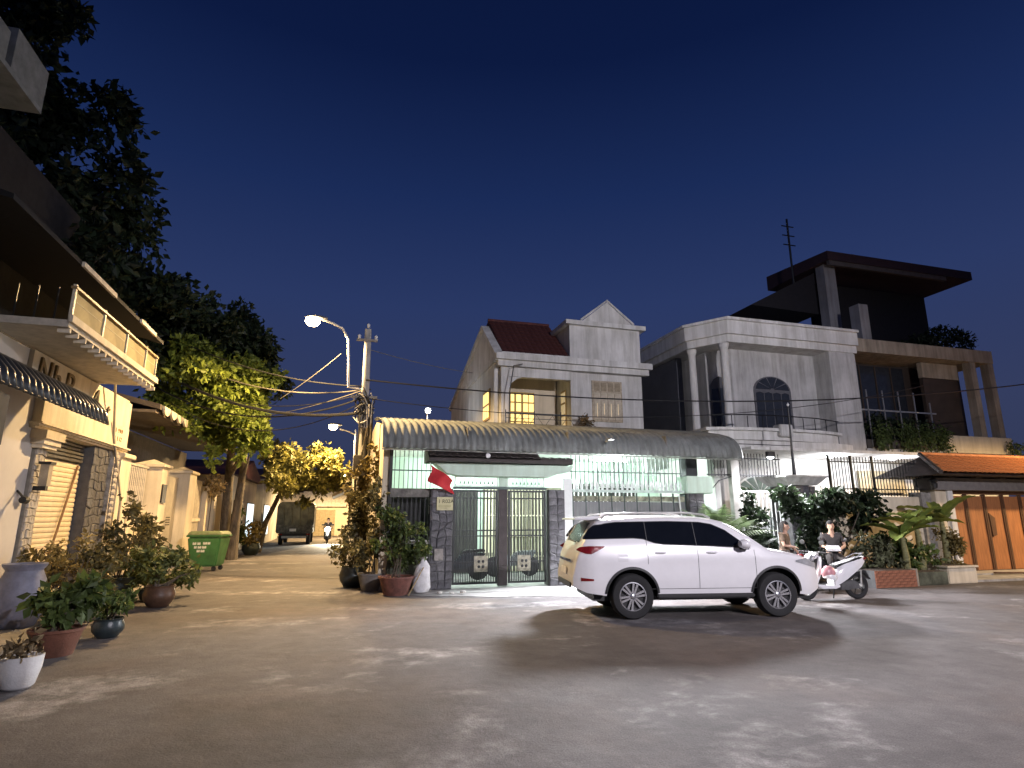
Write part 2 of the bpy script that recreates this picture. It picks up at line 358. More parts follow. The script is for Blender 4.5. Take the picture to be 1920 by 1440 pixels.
WARM = (1.0, .66, .30); COOL = (.96, .95, 1.0); TUBE = (.86, 1.0, .95)
bulb_w = mat('sodium_bulb', (1, .8, .5), emit=(1., .74, .40), es=40, bump=0, var=0)
bulb_c = mat('led_bulb', (1, 1, 1), emit=(.9, .97, 1.), es=22, bump=0, var=0)
win_glow = mat('lit_pane', (.8, .6, .2), emit=(1., .72, .25), es=1.5, bump=0, var=.02)

# ------------------------------------------------------------------ street lamp over the alley, utility pole
def cobra(name, label, base, pts, head, power, color, spot=168, pole=None, group=None, hd=(-1, 0), bulbm=None, target=None):
    t = thing(name, label, 'street lamp', base, group=group)
    if pole: MB().tube(pole, [.07, .05], 10).build('pole', steel, t, smooth=True)
    MB().tube(pts, .035, 8).build('arm', mat('painted_pipe', (.62, .58, .50), .5, var=.08), t, smooth=True)
    x, y, z = head; b = MB()
    L = .62; sec = []
    for k in range(9):
        f = k / 8; w = .13 * math.sin(math.pi * (.12 + .8 * f)) ** .6; h = .10 * math.sin(math.pi * (.1 + .8 * f)) ** .6; sec.append((f * L - .1, w, h))
    vs = []; n = 12
    for f, w, h in sec:
        for q in range(n):
            a = 2 * math.pi * q / n; lx, ly, lz = f, w * math.cos(a), max(-.015, h * math.sin(a))
            vs.append((x - hd[0] * (L / 2) + hd[0] * lx - hd[1] * ly, y - hd[1] * (L / 2) + hd[1] * lx + hd[0] * ly, z + lz + .05))
    fs = [(i * n + q, i * n + (q + 1) % n, (i + 1) * n + (q + 1) % n, (i + 1) * n + q) for i in range(8) for q in range(n)] + [tuple(range(n)), tuple(8 * n + q for q in range(n))]
    b.add(vs, fs).build('lamp_head', steel, t, smooth=True)
    MB().lathe([(.0, -.22), (.13, -.18), (.215, -.08), (.20, .035)], (x, y, z), 18).build('lamp_bowl', bulbm or bulb_w, t, smooth=True)
    lt = lamp('lamp_light', 'SPOT', t, (x, y, z - .26), power, color, .16, spot)
    if target: aim(lt, (x, y, z - .26), target, .85)
    return t
cobra('street_lamp', 'lit warm street lamp on a curved pipe arm high above the alley mouth', (.42, 17.5, 0),
      [(.40, 17.5, 5.45), (.02, 17.5, 5.50), (-.03, 17.5, 6.4), (-.07, 17.5, 6.95), (-.25, 17.5, 7.28), (-.55, 17.5, 7.42), (-.85, 17.5, 7.5)], (-1.11, 17.5, 7.48), L1P, WARM)
cobra('street_lamp', 'lit warm street lamp on a slim pole farther down the alley', (.55, 30, 0),
      [(.52, 30, 5.75), (.2, 30, 5.9), (-.25, 30, 6.0)], (-.57, 30, 6.15), L2P, WARM, pole=[(.55, 30, 0), (.52, 30, 6.0)])
cobra('street_lamp', 'street lamp behind the camera lighting the open yard', (FX, FY, 0),
      [(FX, FY, 8.0), (FX - .2, FY + .5, 8.45), (FX - .3, FY + 1.2, 8.6)], (FX - .35, FY + 1.6, 8.55), FP, (.98, .92, 1.0), spot=92, target=(8.6, 14, 1.8), pole=[(FX, FY, 0), (FX, FY, 8.1)], hd=(-.2, .98), bulbm=bulb_c)
cobra('street_lamp', 'warm street lamp outside the frame by the wooden gate', (27.5, 9.5, 0),
      [(27.5, 9.5, 6.0), (27.2, 9.8, 6.4), (26.6, 10.4, 6.5)], (26.3, 10.7, 6.45), RP, WARM, pole=[(27.5, 9.5, 0), (27.5, 9.5, 6.1)], hd=(-.7, .7))

up = thing('utility_pole', 'concrete utility pole wrapped in tangled cables at the alley corner', 'utility pole', (.55, 17.55, 0))
MB().tube([(.55, 17.62, 0), (.50, 17.62, 7.35)], [.15, .095], 12).build('pole', conc, up, smooth=True)
for z, w in ((6.95, .32), (5.2, .4)): MB().box(.5 - w, .5 + w * .9, 17.5, 17.56, z, z + .07).build('crossarm', mat('weathered_steel', (.22, .20, .17), .7, metal=.3), up)
for x, z in ((.25, 7.02), (.5, 7.38), (.74, 7.02)):
    MB().lathe([(.03, 0), (.05, .02), (.03, .05), (.055, .08), (.03, .12), (.0, .15)], (x, 17.53, z), 10).build('insulator', ceramic_w, up, smooth=True)
g = random.Random(4)
for k in range(16):   # coiled slack cables
    a = g.uniform(0, 6.28); rr = g.uniform(.14, .34); zz = g.uniform(4.5, 5.35); pts = [(.5 + rr * math.cos(a + t * .52) * (.8 + .2 * math.sin(t)), 17.58 + rr * .6 * math.sin(a + t * .52), zz + .25 * math.sin(t * .6 + k) - .02 * t) for t in range(13)]
    MB().tube(pts, g.uniform(.012, .022), 5).build('cable_coil', plastic_b if k % 3 else mat('grey_cable', (.35, .33, .28), .6), up)
for k in range(9):    # cables dropping down the pole
    x = .5 + g.uniform(-.22, .22); pts = [(x + g.uniform(-.05, .05), 17.45 + g.uniform(-.05, .05), 5.0 - 4.6 * t / 7) for t in range(8)]
    MB().tube(pts, g.uniform(.018, .04), 5).build('drop_cable', plastic_b if k % 3 else mat('grey_cable', (.35, .33, .28), .6), up)
MB().box(.28, .62, 17.28, 17.42, 2.9, 3.5).build('meter_box', mat('meter_grey', (.25, .25, .24), .6), up, bevel=.02)

def wire(label, a, c, sag, r=.014, m=None, n=18, group=None):
    pts = [(a[0] + (c[0] - a[0]) * t / n, a[1] + (c[1] - a[1]) * t / n, a[2] + (c[2] - a[2]) * t / n - sag * 4 * (t / n) * (1 - t / n)) for t in range(n + 1)]
    return tag(MB().tube(pts, r, 5, cap=False).build('overhead_wire', m or plastic_b), label, 'wire', group)
g = random.Random(9)
gw = mat('pale_cable', (.16, .145, .11), .6)
lab7 = ['topmost cable of the bundle sagging from the corner pole to the left tree', 'second cable from the top in the bundle left of the corner pole', 'third cable from the top in the bundle left of the corner pole', 'middle cable of the bundle crossing before the glowing tree', 'lowest thin cable of the bundle left of the corner pole']
for k in range(5):
    wire(lab7[k], (.45 - .1 * g.random(), 17.5, 5.55 - .12 * k), (-7.5 - g.random(), 20.5 + 2.5 * g.random(), 8.6 - .35 * k + .3 * g.random()), .7 + .22 * k + .3 * g.random(), .012 + .016 * g.random(), gw if k == 1 else None)
wire('dark heavy trunk cable hanging lowest from the corner pole to the left', (.45, 17.45, 4.75), (-8.0, 21.5, 7.9), 1.0, .045)
wire('pale thin wire rising from the cable bundle to the curved lamp arm', (-.25, 17.5, 6.5), (-1.9, 18.3, 5.2), .05, .010, gw)
wire('long black wire crossing in front of the gabled house and the right houses', (.5, 17.5, 5.75), (25.0, 14.2, 6.65), .75, .022)
wire('second thin black wire lower across the gabled house upper floor', (.5, 17.5, 5.2), (20.0, 15.6, 6.4), .85, .012)
wire('thin wire over the alley behind the corner pole', (.5, 17.7, 5.5), (-6.5, 28, 6.0), .4, .012, gw)
wire('thin pale wire stub running right from the pole top', (.5, 17.5, 6.7), (9.5, 30, 9.4), .3, .010, gw)

fl = thing('flood_lamp', 'small bright white flood lamp on a post behind the corrugated carport roof', 'lamp', (3.25, 24, 0))
MB().tube([(3.25, 24.1, 4.2), (3.25, 24.1, 6.1)], .03, 8).build('post', steel, fl)
MB().box(3.13, 3.37, 23.93, 24.08, 5.95, 6.17).build('housing', plastic_b, fl, bevel=.01)
MB().lathe([(.0, -.06), (.09, -.04), (.11, 0)], (3.25, 23.93, 6.06), 14, 'y').build('lens', bulb_c, fl)
lamp('flood_light', 'POINT', fl, (3.25, 23.75, 6.06), 60, COOL, .1)
# ------------------------------------------------------------------ house 1 (gabled, behind the carport)
YF = 15.4
h1 = thing('house', 'two-storey pale house with white gable, red tiled roof and corrugated carport', 'house', (6, 20, 0))
# alley side wall of the ground floor, and the carport back wall
box('side_wall', cream, h1, 1.0, 1.2, 15.55, 30, 0, 3.5)
MB().prism([(15.55, 3.5), (30, 3.5), (30, 5.0), (19.8, 4.85), (16.2, 4.2), (15.55, 3.9)], 'x', 1.0, 1.18).build('side_wall', cream, h1)
box('carport_wall', green_wall, h1, 1.2, 11.2, 19.2, 19.45, 0, 4.6)
box('carport_wall', white_wall, h1, 11.0, 11.2, 15.8, 19.2, 0, 3.9)
box('carport_ceiling', mat('ceiling_white', (.68, .74, .69), .8, var=.05), h1, 1.2, 11.0, 15.75, 19.2, 3.66, 3.72)
prof = [(14.90, 3.47), (14.91, 3.62), (14.96, 3.78), (15.06, 3.93), (15.22, 4.06), (15.45, 4.17), (15.9, 4.30), (17.0, 4.54), (18.4, 4.76), (20.0, 4.95)]
rf = corrugated(.92, 11.4, prof, .177, .026).build('carport_roof', fibro, h1, smooth=60, solid=.008)
MB().tube([(.92, 15.0, 3.45), (11.4, 15.0, 3.45)], .025, 6).build('purlin', steel, rf)
for x in (3.1, 5.9, 8.9): MB().box(x - .012, x + .012, 14.93, 15.2, 3.48, 4.07).build('sheet_lap', mat('lap_shadow', (.12, .12, .12), .9), rf)
# back doors in carport: folding metal gate with pale slats
fd = box('folding_door', mat('door_recess', (.16, .15, .11), .8), h1, 4.5, 7.35, 19.12, 19.19, .05, 2.75)
slat = boxmesh('slat', .05, .03, 2.6, mat('cream_metal', (.66, .62, .46), .5, var=.05))
for k in range(25): inst('slat', slat, fd, (4.58 + .113 * k, 19.10, 1.36))
for z in (.5, 1.15, 1.8, 2.35): MB().box(4.52, 7.33, 19.06, 19.09, z, z + .04).build('rail', mat('cream_metal', (.6, .55, .38)), fd)
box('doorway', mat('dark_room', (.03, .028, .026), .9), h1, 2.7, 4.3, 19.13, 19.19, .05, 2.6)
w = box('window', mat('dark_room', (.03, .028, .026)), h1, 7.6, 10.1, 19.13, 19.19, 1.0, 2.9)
for k in range(16): box('grille_bar', whiteiron, w, 7.68 + .155 * k, 7.71 + .155 * k, 19.08, 19.11, 1.0, 2.9)
# fan of tall white pickets over the car gate, in the carport front
# ---- upper storey
YU = 20.0
ub = MB().prism([(20.0, 4.5), (29, 4.5), (29, 9.0), (20.0, 9.0)], 'x', 8.02, 10.98).build('upper_block', house_wall, h1)
MB().prism([(8.5, 9.12), (10.62, 9.12), (9.56, 9.98)], 'y', 19.86, 22.5).build('pediment', house_wall, h1)
for a in ((7.82, 11.18, 19.82, 20.0), (7.82, 8.0, 20.0, 29), (11.0, 11.18, 20.0, 29)): box('eave_cornice', house_wall, h1, a[0], a[1], a[2], a[3], 8.95, 9.12)
MB().tube([(8.44, 19.85, 9.15), (9.56, 19.85, 10.04), (10.68, 19.85, 9.15)], .045, 6).build('pediment_coping', house_wall, h1)
box('cornice', house_wall, h1, 5.05, 11.28, 19.62, 19.98, 7.32, 7.55)
box('cornice', house_wall, h1, 5.15, 11.18, 19.74, 19.98, 7.1, 7.318)
box('cornice', house_wall, h1, 5.05, 5.27, 20.0, 26, 7.28, 7.5)
box('parapet', house_wall, h1, 5.3, 8.0, 19.85, 19.98, 7.56, 7.66)
# left part: recessed balcony with side column and arch brackets
box('beam', house_wall, h1, 5.3, 8.0, 19.9, 20.15, 6.75, 7.09)
box('balcony_column', house_wall, h1, 5.3, 5.58, 19.9, 20.18, 4.7, 6.748)
MB().prism([(5.582, 6.745), (5.582, 6.2), (5.68, 6.5), (5.9, 6.68), (6.1, 6.745)], 'y', 19.93, 20.12).build('arch_bracket', house_wall, h1)
box('balcony_back_wall', cream, h1, 5.5, 8.0, 21.5, 21.7, 4.7, 7.3)
box('balcony_slab', house_wall, h1, 5.2, 8.0, 19.75, 21.5, 4.72, 4.86)
box('balcony_soffit', house_wall, h1, 5.5, 8.0, 20.16, 21.5, 7.1, 7.2)
# gable side wall to the alley
MB().prism([(20.2, 4.5), (29, 4.5), (29, 7.0), (22.1, 9.12), (20.2, 7.45)], 'x', 5.12, 5.30).build('gable_wall', house_wall, h1)
MB().tube([(19.9, 0, 0)], .01, 3) if False else None
MB().prism([(19.75, 7.52), (22.1, 9.32), (29.2, 7.2), (29.2, 7.02), (22.1, 9.125), (19.75, 7.3)], 'x', 5.04, 5.36).build('gable_coping', house_wall, h1)
rr = MB().prism([(19.95, 7.60), (22.3, 9.60), (29, 7.5), (29, 7.3), (22.3, 9.42), (19.95, 7.45)], 'x', 5.37, 8.01).build('roof', redtile, h1)
tile_field(rr, redtile, 5.38, 8.0, (20.02, 7.67), (22.28, 9.60), .218, 10)
MB().tube([(5.37, 22.3, 9.64), (8.0, 22.3, 9.64)], .08, 8).build('ridge_cap', redtile, rr)
# lit double door on the balcony
d = box('balcony_door', mat('yellow_frame', (.45, .30, .08), .6), h1, 6.05, 7.06, 21.44, 21.495, 4.87, 6.52)
for i, x in enumerate((6.10, 6.35, 6.60, 6.83)):
    for j in range(4):
        if i == 0: MB().box(x, x + .13, 21.425, 21.436, 5.0 + .38 * j, 5.32 + .38 * j).build('pane', win_glow, d)
        else: MB().box(x - (.0 if i > 1 else .03), x + .19 - (.0 if i > 1 else .03), 21.425, 21.436, 5.0 + .38 * j, 5.32 + .38 * j).build('pane', win_glow, d)
# side window to the alley, lit
d = box('side_window', mat('yellow_frame', (.45, .30, .08), .6), h1, 5.07, 5.118, 20.75, 21.75, 5.3, 6.45)
for j in range(2):
    for i in range(3): MB().box(5.055, 5.066, 20.82 + .31 * i, 21.06 + .31 * i, 5.38 + .53 * j, 5.82 + .53 * j).build('pane', win_glow, d)
# narrow slit window on the inner block wall
d = box('slit_window', mat('yellow_frame', (.45, .30, .08)), h1, 7.975, 8.015, 20.45, 20.95, 5.05, 6.5)
for j in range(3): MB().box(7.96, 7.972, 20.5, 20.9, 5.12 + .46 * j, 5.5 + .46 * j).build('pane', mat('dim_pane', (.7, .6, .4), emit=(1, .8, .45), es=.3, bump=0), d)
# carved shutter window in the block
sw = box('shutter_window', mat('shutter_frame', (.42, .36, .26), .7, var=.2, scale=9), h1, 8.86, 10.1, 19.955, 19.995, 5.25, 6.82)
for k in range(4):
    lf = box('shutter', mat('shutter_leaf', (.50, .44, .33), .65), sw, 8.93 + .285 * k, 9.18 + .285 * k, 19.93, 19.953, 5.33, 6.35)
for k in range(4): box('fanlight_pane', mat('shutter_top', (.30, .25, .17)), sw, 8.95 + .285 * k, 9.16 + .285 * k, 19.935, 19.953, 6.43, 6.75)
for k in range(4): box('slit_glint', mat('dim_pane', (.7, .6, .4)), sw, 9.03 + .285 * k, 9.06 + .285 * k, 19.922, 19.929, 5.42 + .1 * (k % 2), 5.95)  # bright slit reflections on the shutter leaves, drawn as pale glowing strips
# balcony railing
rl = MB().box(5.35, 8.45, 19.5, 19.53, 5.32, 5.36).build('balcony_rail', blackiron, h1)
for z in (4.95, 5.15): box('rail_bar', blackiron, rl, 5.35, 8.45, 19.505, 19.525, z, z + .018)
for x in (5.35, 6.4, 7.4, 8.43): box('rail_post', blackiron, rl, x, x + .03, 19.5, 19.53, 4.7, 5.45)
for k in range(5):
    x = 5.6 + .6 * k; MB().tube([(x, 19.515, 4.9), (x + .3, 19.515, 5.3), (x + .58, 19.515, 4.9)], .010, 4).build('rail_scroll', blackiron, rl)
g = random.Random(2)
V, F = leaves([(8.4, 19.5, 5.05, .28, .15, .3)], 220, .12, 5); tv = thing('climbing_plant', 'dry climbing plant on the right end of the balcony rail', 'plant', (8.4, 19.5, 4.7)); leafmesh('foliage', mat('dry_leaf', (.14, .10, .05), .9, island=.4), tv, V, F)
MB().tube([(8.4, 19.52, 4.7), (8.42, 19.5, 5.4)], .02, 5).build('stem', bark, tv)
MB().tube([(5.44, 19.4, 4.75), (5.5, 19.42, 6.2), (5.66, 19.5, 7.05), (6.0, 19.55, 7.15)], .02, 5).build('drain_cable', plastic_b, h1)

# fluorescent tubes under the carport ceiling
for i, (x, y) in enumerate(((3.9, 17.2), (8.2, 17.2))):
    t = thing('tube_lamp', ('lit white fluorescent tube under the carport ceiling behind the double gate', 'lit white fluorescent tube under the carport ceiling behind the sheet metal car gate')[i], 'lamp', (x, y, 3.6))
    box('fitting', whiteiron, t, x - .65, x + .65, y - .04, y + .04, 3.56, 3.64)
    MB().tube([(x - .6, y, 3.53), (x + .6, y, 3.53)], .022, 8).build('tube', bulb_c, t)
    lamp('tube_light', 'POINT', t, (x, y - .05, 3.40), H1P, TUBE, .22)

# ------------------------------------------------------------------ front boundary of house 1
GR = 'front boundary of the gabled house'
def pillar(label, x0, x1, y0, y1, h, seed, cap=None, m=slate, m2=slate2, side=None):
    t = thing('gate_pillar', label, 'pillar', ((x0 + x1) / 2, (y0 + y1) / 2, 0))
    box('core', mortar, t, x0, x1, y0, y1, 0, h); w = x1 - x0
    stones(t, x0, x1, .02, h, y0, max(2, int(w / .17)), int(h / .2), m, m2, seed)
    if side: stones(t, y0, y1, .02, h, x0 if side == 'x-' else x1, max(2, int((y1 - y0) / .18)), int(h / .2), m, m2, seed + 1, side)
    if cap: box('cap', cap, t, x0 - .08, x1 + .08, y0 - .08, y1 + .08, h, h + .12, bevel=.02)
    return t
pillar('dark stone gate pillar carrying the red flag and small yellow sign', 2.24, 2.80, 15.3, 15.75, 2.5, 11, side='x-')
pillar('grey stone pillar between the double gate and the white car', 5.42, 5.88, 15.3, 15.75, 2.5, 12)
pillar('dark stone pillar with pale cap at the right end of the sheet metal gate', 9.75, 10.25, 15.3, 15.8, 2.45, 13)
bx_ = box('pillar_block', green_wall, None, 9.68, 10.55, 15.25, 15.85, 2.452, 2.95, bevel=.02); tag(bx_, 'pale mint concrete block on top of the right stone pillar', 'block')
# left low wall with sill and grille
lw = thing('boundary_wall', 'low dark wall with pale sill and tall iron grille left of the flag', 'wall', (1.75, 15.5, 0))
box('wall', mat('mossy_wall', (.09, .10, .07), .9, var=.4, scale=3, bump=.5), lw, 1.2, 2.24, 15.4, 15.6, 0, 1.12)
box('sill', conc, lw, 1.15, 2.25, 15.33, 15.67, 1.12, 1.21, bevel=.01)
box('lintel', mat('grey_band', (.17, .165, .15), .9, var=.3), lw, 1.2, 2.24, 15.42, 15.58, 2.28, 2.5)
bar = boxmesh('bar', .016, .016, 1.06, blackiron)
for k in range(9): inst('bar', bar, lw, (1.3 + .115 * k, 15.5, 1.74)); inst('bar', bar, lw, (1.3 + .115 * k, 15.5, 3.03))
for z in (2.95, 3.5): box('grille_rail', greeniron, lw, 1.22, 2.3, 15.48, 15.52, z, z + .03)
box('corner_post', mat('post_dark', (.05, .05, .05)), lw, 1.16, 1.24, 15.46, 15.54, 1.21, 3.56)
box('back_screen', mat('screen_dark', (.03, .03, .03), .9), lw, 1.24, 2.24, 15.9, 15.93, 1.2, 2.3)
# double gate
gm = thing('double_gate', 'black iron double gate with vertical bars below the mint canopy', 'gate', (4.1, 15.5, 0))
barL = boxmesh('bar', .026, .022, 2.32, blackiron); barS = boxmesh('bar', .022, .018, .75, blackiron)
mp = box('mid_post', mat('brown_post', (.055, .045, .045), .7), gm, 4.06, 4.3, 15.44, 15.60, .04, 2.5)
for (a, c) in ((2.84, 4.03), (4.33, 5.38)):
    fr = MB().box(a, a + .05, 15.44, 15.5, .1, 2.48).box(c - .05, c, 15.44, 15.5, .1, 2.48).box(a + .05, c - .05, 15.44, 15.5, 2.43, 2.48).box(a + .05, c - .05, 15.44, 15.5, .1, .15).build('leaf_frame', blackiron, gm)
    for z in (.62, 1.28, 1.42, 2.25): box('rail', blackiron, fr, a + .052, c - .052, 15.45, 15.49, z, z + .035)
    n = int((c - a - .1) / .088)
    for k in range(n): inst('bar', barL, fr, (a + .09 + (c - a - .18) * k / (n - 1), 15.47, 1.29))
    for k in range(n - 1): inst('bar', barS, fr, (a + .09 + (c - a - .18) * (k + .5) / (n - 1), 15.47, .5))
    s = (a + c) / 2 + (.15 if a < 4 else -.1)
    pl = box('panel_plate', mat('brass_plate', (.34, .32, .24), .6, var=.35, scale=8), fr, s - .18, s + .18, 15.425, 15.438, .40, .80, bevel=.004)
    for q in range(4): MB().lathe([(.0, -.02), (.03, -.015), (.04, 0)], (s - .05 + .11 * (q % 2), 15.425, .53 + .13 * (q // 2)), 8, 'y').build('boss', blackiron, pl)
# carport clutter seen through the gate
mb_ = thing('parked_motorbike', 'dark motorbike parked inside the carport behind the double gate', 'motorbike', (3.2, 16.9, .04))
for xx in (2.72, 3.85): MB().lathe([(.29, -.04), (.24, -.05), (.24, .05), (.29, .04)], (xx, 16.9, .34), 20, 'y').build('wheel', rubber, mb_)
MB().prism([(2.75, .45), (3.1, .35), (3.5, .38), (3.95, .62), (4.05, .8), (3.4, .78), (3.15, .55), (2.95, .95), (2.8, .95)], 'y', 16.78, 17.02).build('fairing', mat('blue_black_paint', (.02, .03, .05), .3, coat=.5), mb_, bevel=.03)
MB().tube([(2.85, 16.55, 1.02), (2.95, 16.9, 1.0), (2.85, 17.25, 1.02)], .018, 6).build('handlebar', plastic_b, mb_)
MB().prism([(3.35, .78), (4.05, .82), (4.0, .9), (3.4, .86)], 'y', 16.77, 17.03).build('seat', plastic_b, mb_, bevel=.02)
pc = thing('parked_motorbike', 'second motorbike parked deeper in the carport behind the right gate leaf', 'motorbike', (5.0, 17.6, .04))
for xx in (4.5, 5.6): MB().lathe([(.29, -.04), (.24, -.05), (.24, .05), (.29, .04)], (xx, 17.6, .34), 20, 'y').build('wheel', rubber, pc)
MB().prism([(4.5, .45), (4.9, .35), (5.3, .38), (5.7, .62), (5.8, .8), (5.2, .78), (4.95, .55), (4.75, .95), (4.6, .95)], 'y', 17.48, 17.72).build('fairing', mat('grey_paint', (.25, .26, .28), .3, coat=.5), pc, bevel=.03)
MB().tube([(4.65, 17.25, 1.02), (4.75, 17.6, 1.0), (4.65, 17.95, 1.02)], .018, 6).build('handlebar', plastic_b, pc)

# canopy over the double gate: mint beam, white transom, dark tiled roof
cp = thing('gate_canopy', 'mint concrete gate canopy with a dark tiled top above the double gate', 'canopy', (4.2, 15.5, 2.5))
MB().prism([(2.3, 3.15), (6.15, 3.15), (6.0, 2.98), (5.6, 2.9), (5.45, 2.84), (2.95, 2.84), (2.6, 2.9)], 'y', 15.2, 15.7).build('beam', green_wall, cp)
for (a, c) in ((2.86, 4.05), (4.31, 5.36)):
    tr = MB().box(a, c, 15.46, 15.49, 2.575, 2.6).box(a, c, 15.46, 15.49, 2.81, 2.835).box(a, a + .03, 15.46, 15.49, 2.6, 2.81).box(c - .03, c, 15.46, 15.49, 2.6, 2.81).build('transom', whiteiron, cp)
    n = int((c - a) / .13)
    for k in range(n):
        x = a + .1 + (c - a - .2) * (k + .5) / n; MB().prism([(x - .026, 2.64), (x + .026, 2.64), (x, 2.73)], 'y', 15.468, 15.478).build('cutout', mat('cutout_dark', (.08, .12, .10)), tr)
        box('slit', mat('cutout_dark', (.08, .12, .10)), tr, x + .058, x + .064, 15.465, 15.475, 2.6, 2.81)
box('transom_bar', greeniron, cp, 2.82, 5.4, 15.40, 15.455, 2.5, 2.565)
box('transom_post', green_wall, cp, 4.07, 4.29, 15.42, 15.5, 2.57, 2.83)
rb = MB().prism([(14.95, 3.18), (15.95, 3.18), (15.95, 3.5), (15.5, 3.56), (14.95, 3.26)], 'x', 2.1, 5.1).build('canopy_roof', darktile, cp)
tile_field(rb, darktile, 2.1, 5.1, (14.93, 3.28), (15.5, 3.56), .2, 3, 5)
box('roof_step', darktile, cp, 5.1, 6.05, 15.05, 15.9, 3.18, 3.32)
tile_field(rb, darktile, 5.11, 6.05, (15.0, 3.27), (15.4, 3.34), .235, 2, 6)
MB().lathe([(.0, -.05), (.06, -.04), (.07, 0)], (3.62, 14.90, 3.34), 12, 'y').build('round_lamp', ceramic_w, cp)
el = thing('added_eave_lamp', 'added white LED flood lamp at the front edge of the carport roof', 'lamp', (7.0, 14.75, 3.7))  # added lamp: brightens the forecourt and throws the car's shadow forward
box('bracket', fibro, el, 6.97, 7.03, 14.78, 14.93, 3.80, 3.84)
MB().box(6.93, 7.07, 14.50, 14.80, 3.84, 3.88).build('housing', mat('lamp_grey', (.10, .105, .10), .6), el, bevel=.01)
box('lens', mat('led_lens', (.9, .9, .9), emit=(.9, .97, 1.), es=2.5, bump=0, var=0), el, 6.945, 7.055, 14.52, 14.66, 3.828, 3.838)
aim(lamp('added_eave_light', 'SPOT', el, (7.0, 14.55, 3.78), ELP, COOL, .28, 138), (7.0, 14.55, 3.78), (7.2, 10.9, 0), .4)
# sheet metal car gate with pickets
cg = thing('car_gate', 'dark sheet metal car gate topped with white spear pickets behind the white car', 'gate', (7.8, 15.5, 0))
box('white_post', whiteiron, cg, 5.9, 6.16, 15.42, 15.58, .04, 2.82, bevel=.01)
sheet = mat('sheet_gate', (.16, .17, .17), .5, metal=.2, var=.25, scale=2, stretch=(3, 3, .5))
for k in range(9): box('sheet_panel', sheet, cg, 6.2 + .393 * k, 6.575 + .393 * k, 15.47, 15.5, .1, 2.2)
for k in range(10): box('stile', greeniron, cg, 6.178 + .393 * k, 6.199 + .393 * k, 15.45, 15.52, .1, 2.45)
box('top_band', mat('verdigris_band', (.26, .27, .19), .7, var=.5, scale=5), cg, 6.2, 9.73, 15.475, 15.495, 2.21, 2.36)
box('top_rail', mat('pale_green_iron', (.55, .66, .6), .5), cg, 6.17, 9.74, 15.42, 15.53, 2.46, 2.53)
spear = meshof(MB().prism([(-.028, 0), (.028, 0), (.028, .08), (.052, .12), (0, .27), (-.052, .12), (-.028, .08)], 'y', -.012, .012), 'spear', whiteiron)
for k in range(22): inst('spear', spear, cg, (6.3 + .157 * k, 15.47, 2.53))
pk = boxmesh('picket', .02, .02, 1.0, mat('thin_iron', (.10, .13, .12), .5))
for k in range(27): inst('picket', pk, cg, (6.22 + .134 * k, 15.62, 3.02))
box('picket_rail', mat('thin_iron', (.10, .13, .12)), cg, 6.17, 9.74, 15.6, 15.64, 3.02, 3.05)
fan = thing('fan_grille', 'white fan-shaped picket grille rising above the sheet metal car gate', 'grille', (8.3, 16.1, 2.6))
for k in range(14):
    x = 7.1 + .165 * k; q = abs(k - 6.5) / 6.5; top = 3.62 - .55 * q ** 1.7
    MB().tube([(x, 16.1, 2.62), (x, 16.1, top - .04), (x, 16.1, top)], [.024, .022, .004], 6).build('picket', whiteiron, fan)
    MB().lathe([(.02, 0), (.045, .05), (.02, .1)], (x, 16.1, 3.05 + .05 * (1 - q)), 8).build('collar', whiteiron, fan)
box('bottom_rail', whiteiron, fan, 7.0, 9.35, 16.08, 16.12, 3.0, 3.03)
box('bottom_rail', whiteiron, fan, 7.0, 9.35, 16.08, 16.12, 2.62, 2.65)
ac = thing('wall_panel', 'small pale tilted panel hanging under the carport roof at its right end', 'panel', (9.3, 16.3, 3.2))
MB().prism([(8.95, 3.1), (9.75, 3.25), (9.75, 3.62), (8.95, 3.5)], 'y', 16.3, 16.34).build('sheet', mat('pale_sheet', (.66, .68, .64), .6), ac)
box('hook', steel, ac, 9.3, 9.33, 16.305, 16.335, 3.57, 3.66)
ru = box('wall_box', mat('dark_box', (.04, .04, .045), .6), None, 10.1, 10.5, 15.9, 16.3, 3.0, 3.62, bevel=.02); tag(ru, 'dark box fixed under the eave beside the mint pillar block', 'box')
MB().tube([(9.55, 15.3, .1), (9.35, 15.28, 2.46)], .02, 6)
wp = tag(MB().tube([(9.62, 15.33, .06), (9.45, 15.35, 2.4)], .022, 6).build('white_pole', whiteiron), 'thin white pole leaning on the sheet metal gate', 'pole')

# red flag and small sign on the dark pillar
ft = thing('red_flag', 'red flag drooping from a short slanted staff on the dark gate pillar', 'flag', (2.5, 15.2, 2.6))
MB().tube([(2.45, 15.28, 2.55), (2.12, 14.92, 3.12)], .014, 6).build('staff', steel, ft)
b = MB(); b.grid(lambda u, v: (2.13 + .62 * u + .05 * math.sin(5 * v + 3 * u), 14.93 + .22 * u + .06 * math.sin(7 * u + 2 * v), 3.08 - .38 * u - (.42 + .05 * u) * v * (1 - .25 * u)), 12, 10)
b.build('cloth', redcloth, ft, smooth=70, solid=.004)
sg = thing('small_sign', 'small yellow house-number sign on the dark gate pillar', 'sign', (2.55, 15.26, 2.1))
box('plate', mat('sign_yellow', (.55, .52, .30), .6, var=.1), sg, 2.37, 2.79, 15.235, 15.25, 1.95, 2.28)
text('lettering', '1 R02A', .135, .002, mat('sign_ink', (.03, .035, .01), .7), sg, (2.40, 15.232, 2.13), (R(90), 0, 0))
for z in (2.07, 2.035, 2.0): box('print_line', mat('sign_ink2', (.30, .28, .14), .7), sg, 2.41, 2.74 - (.1 if z < 2.02 else 0), 15.231, 15.2345, z, z + .012)
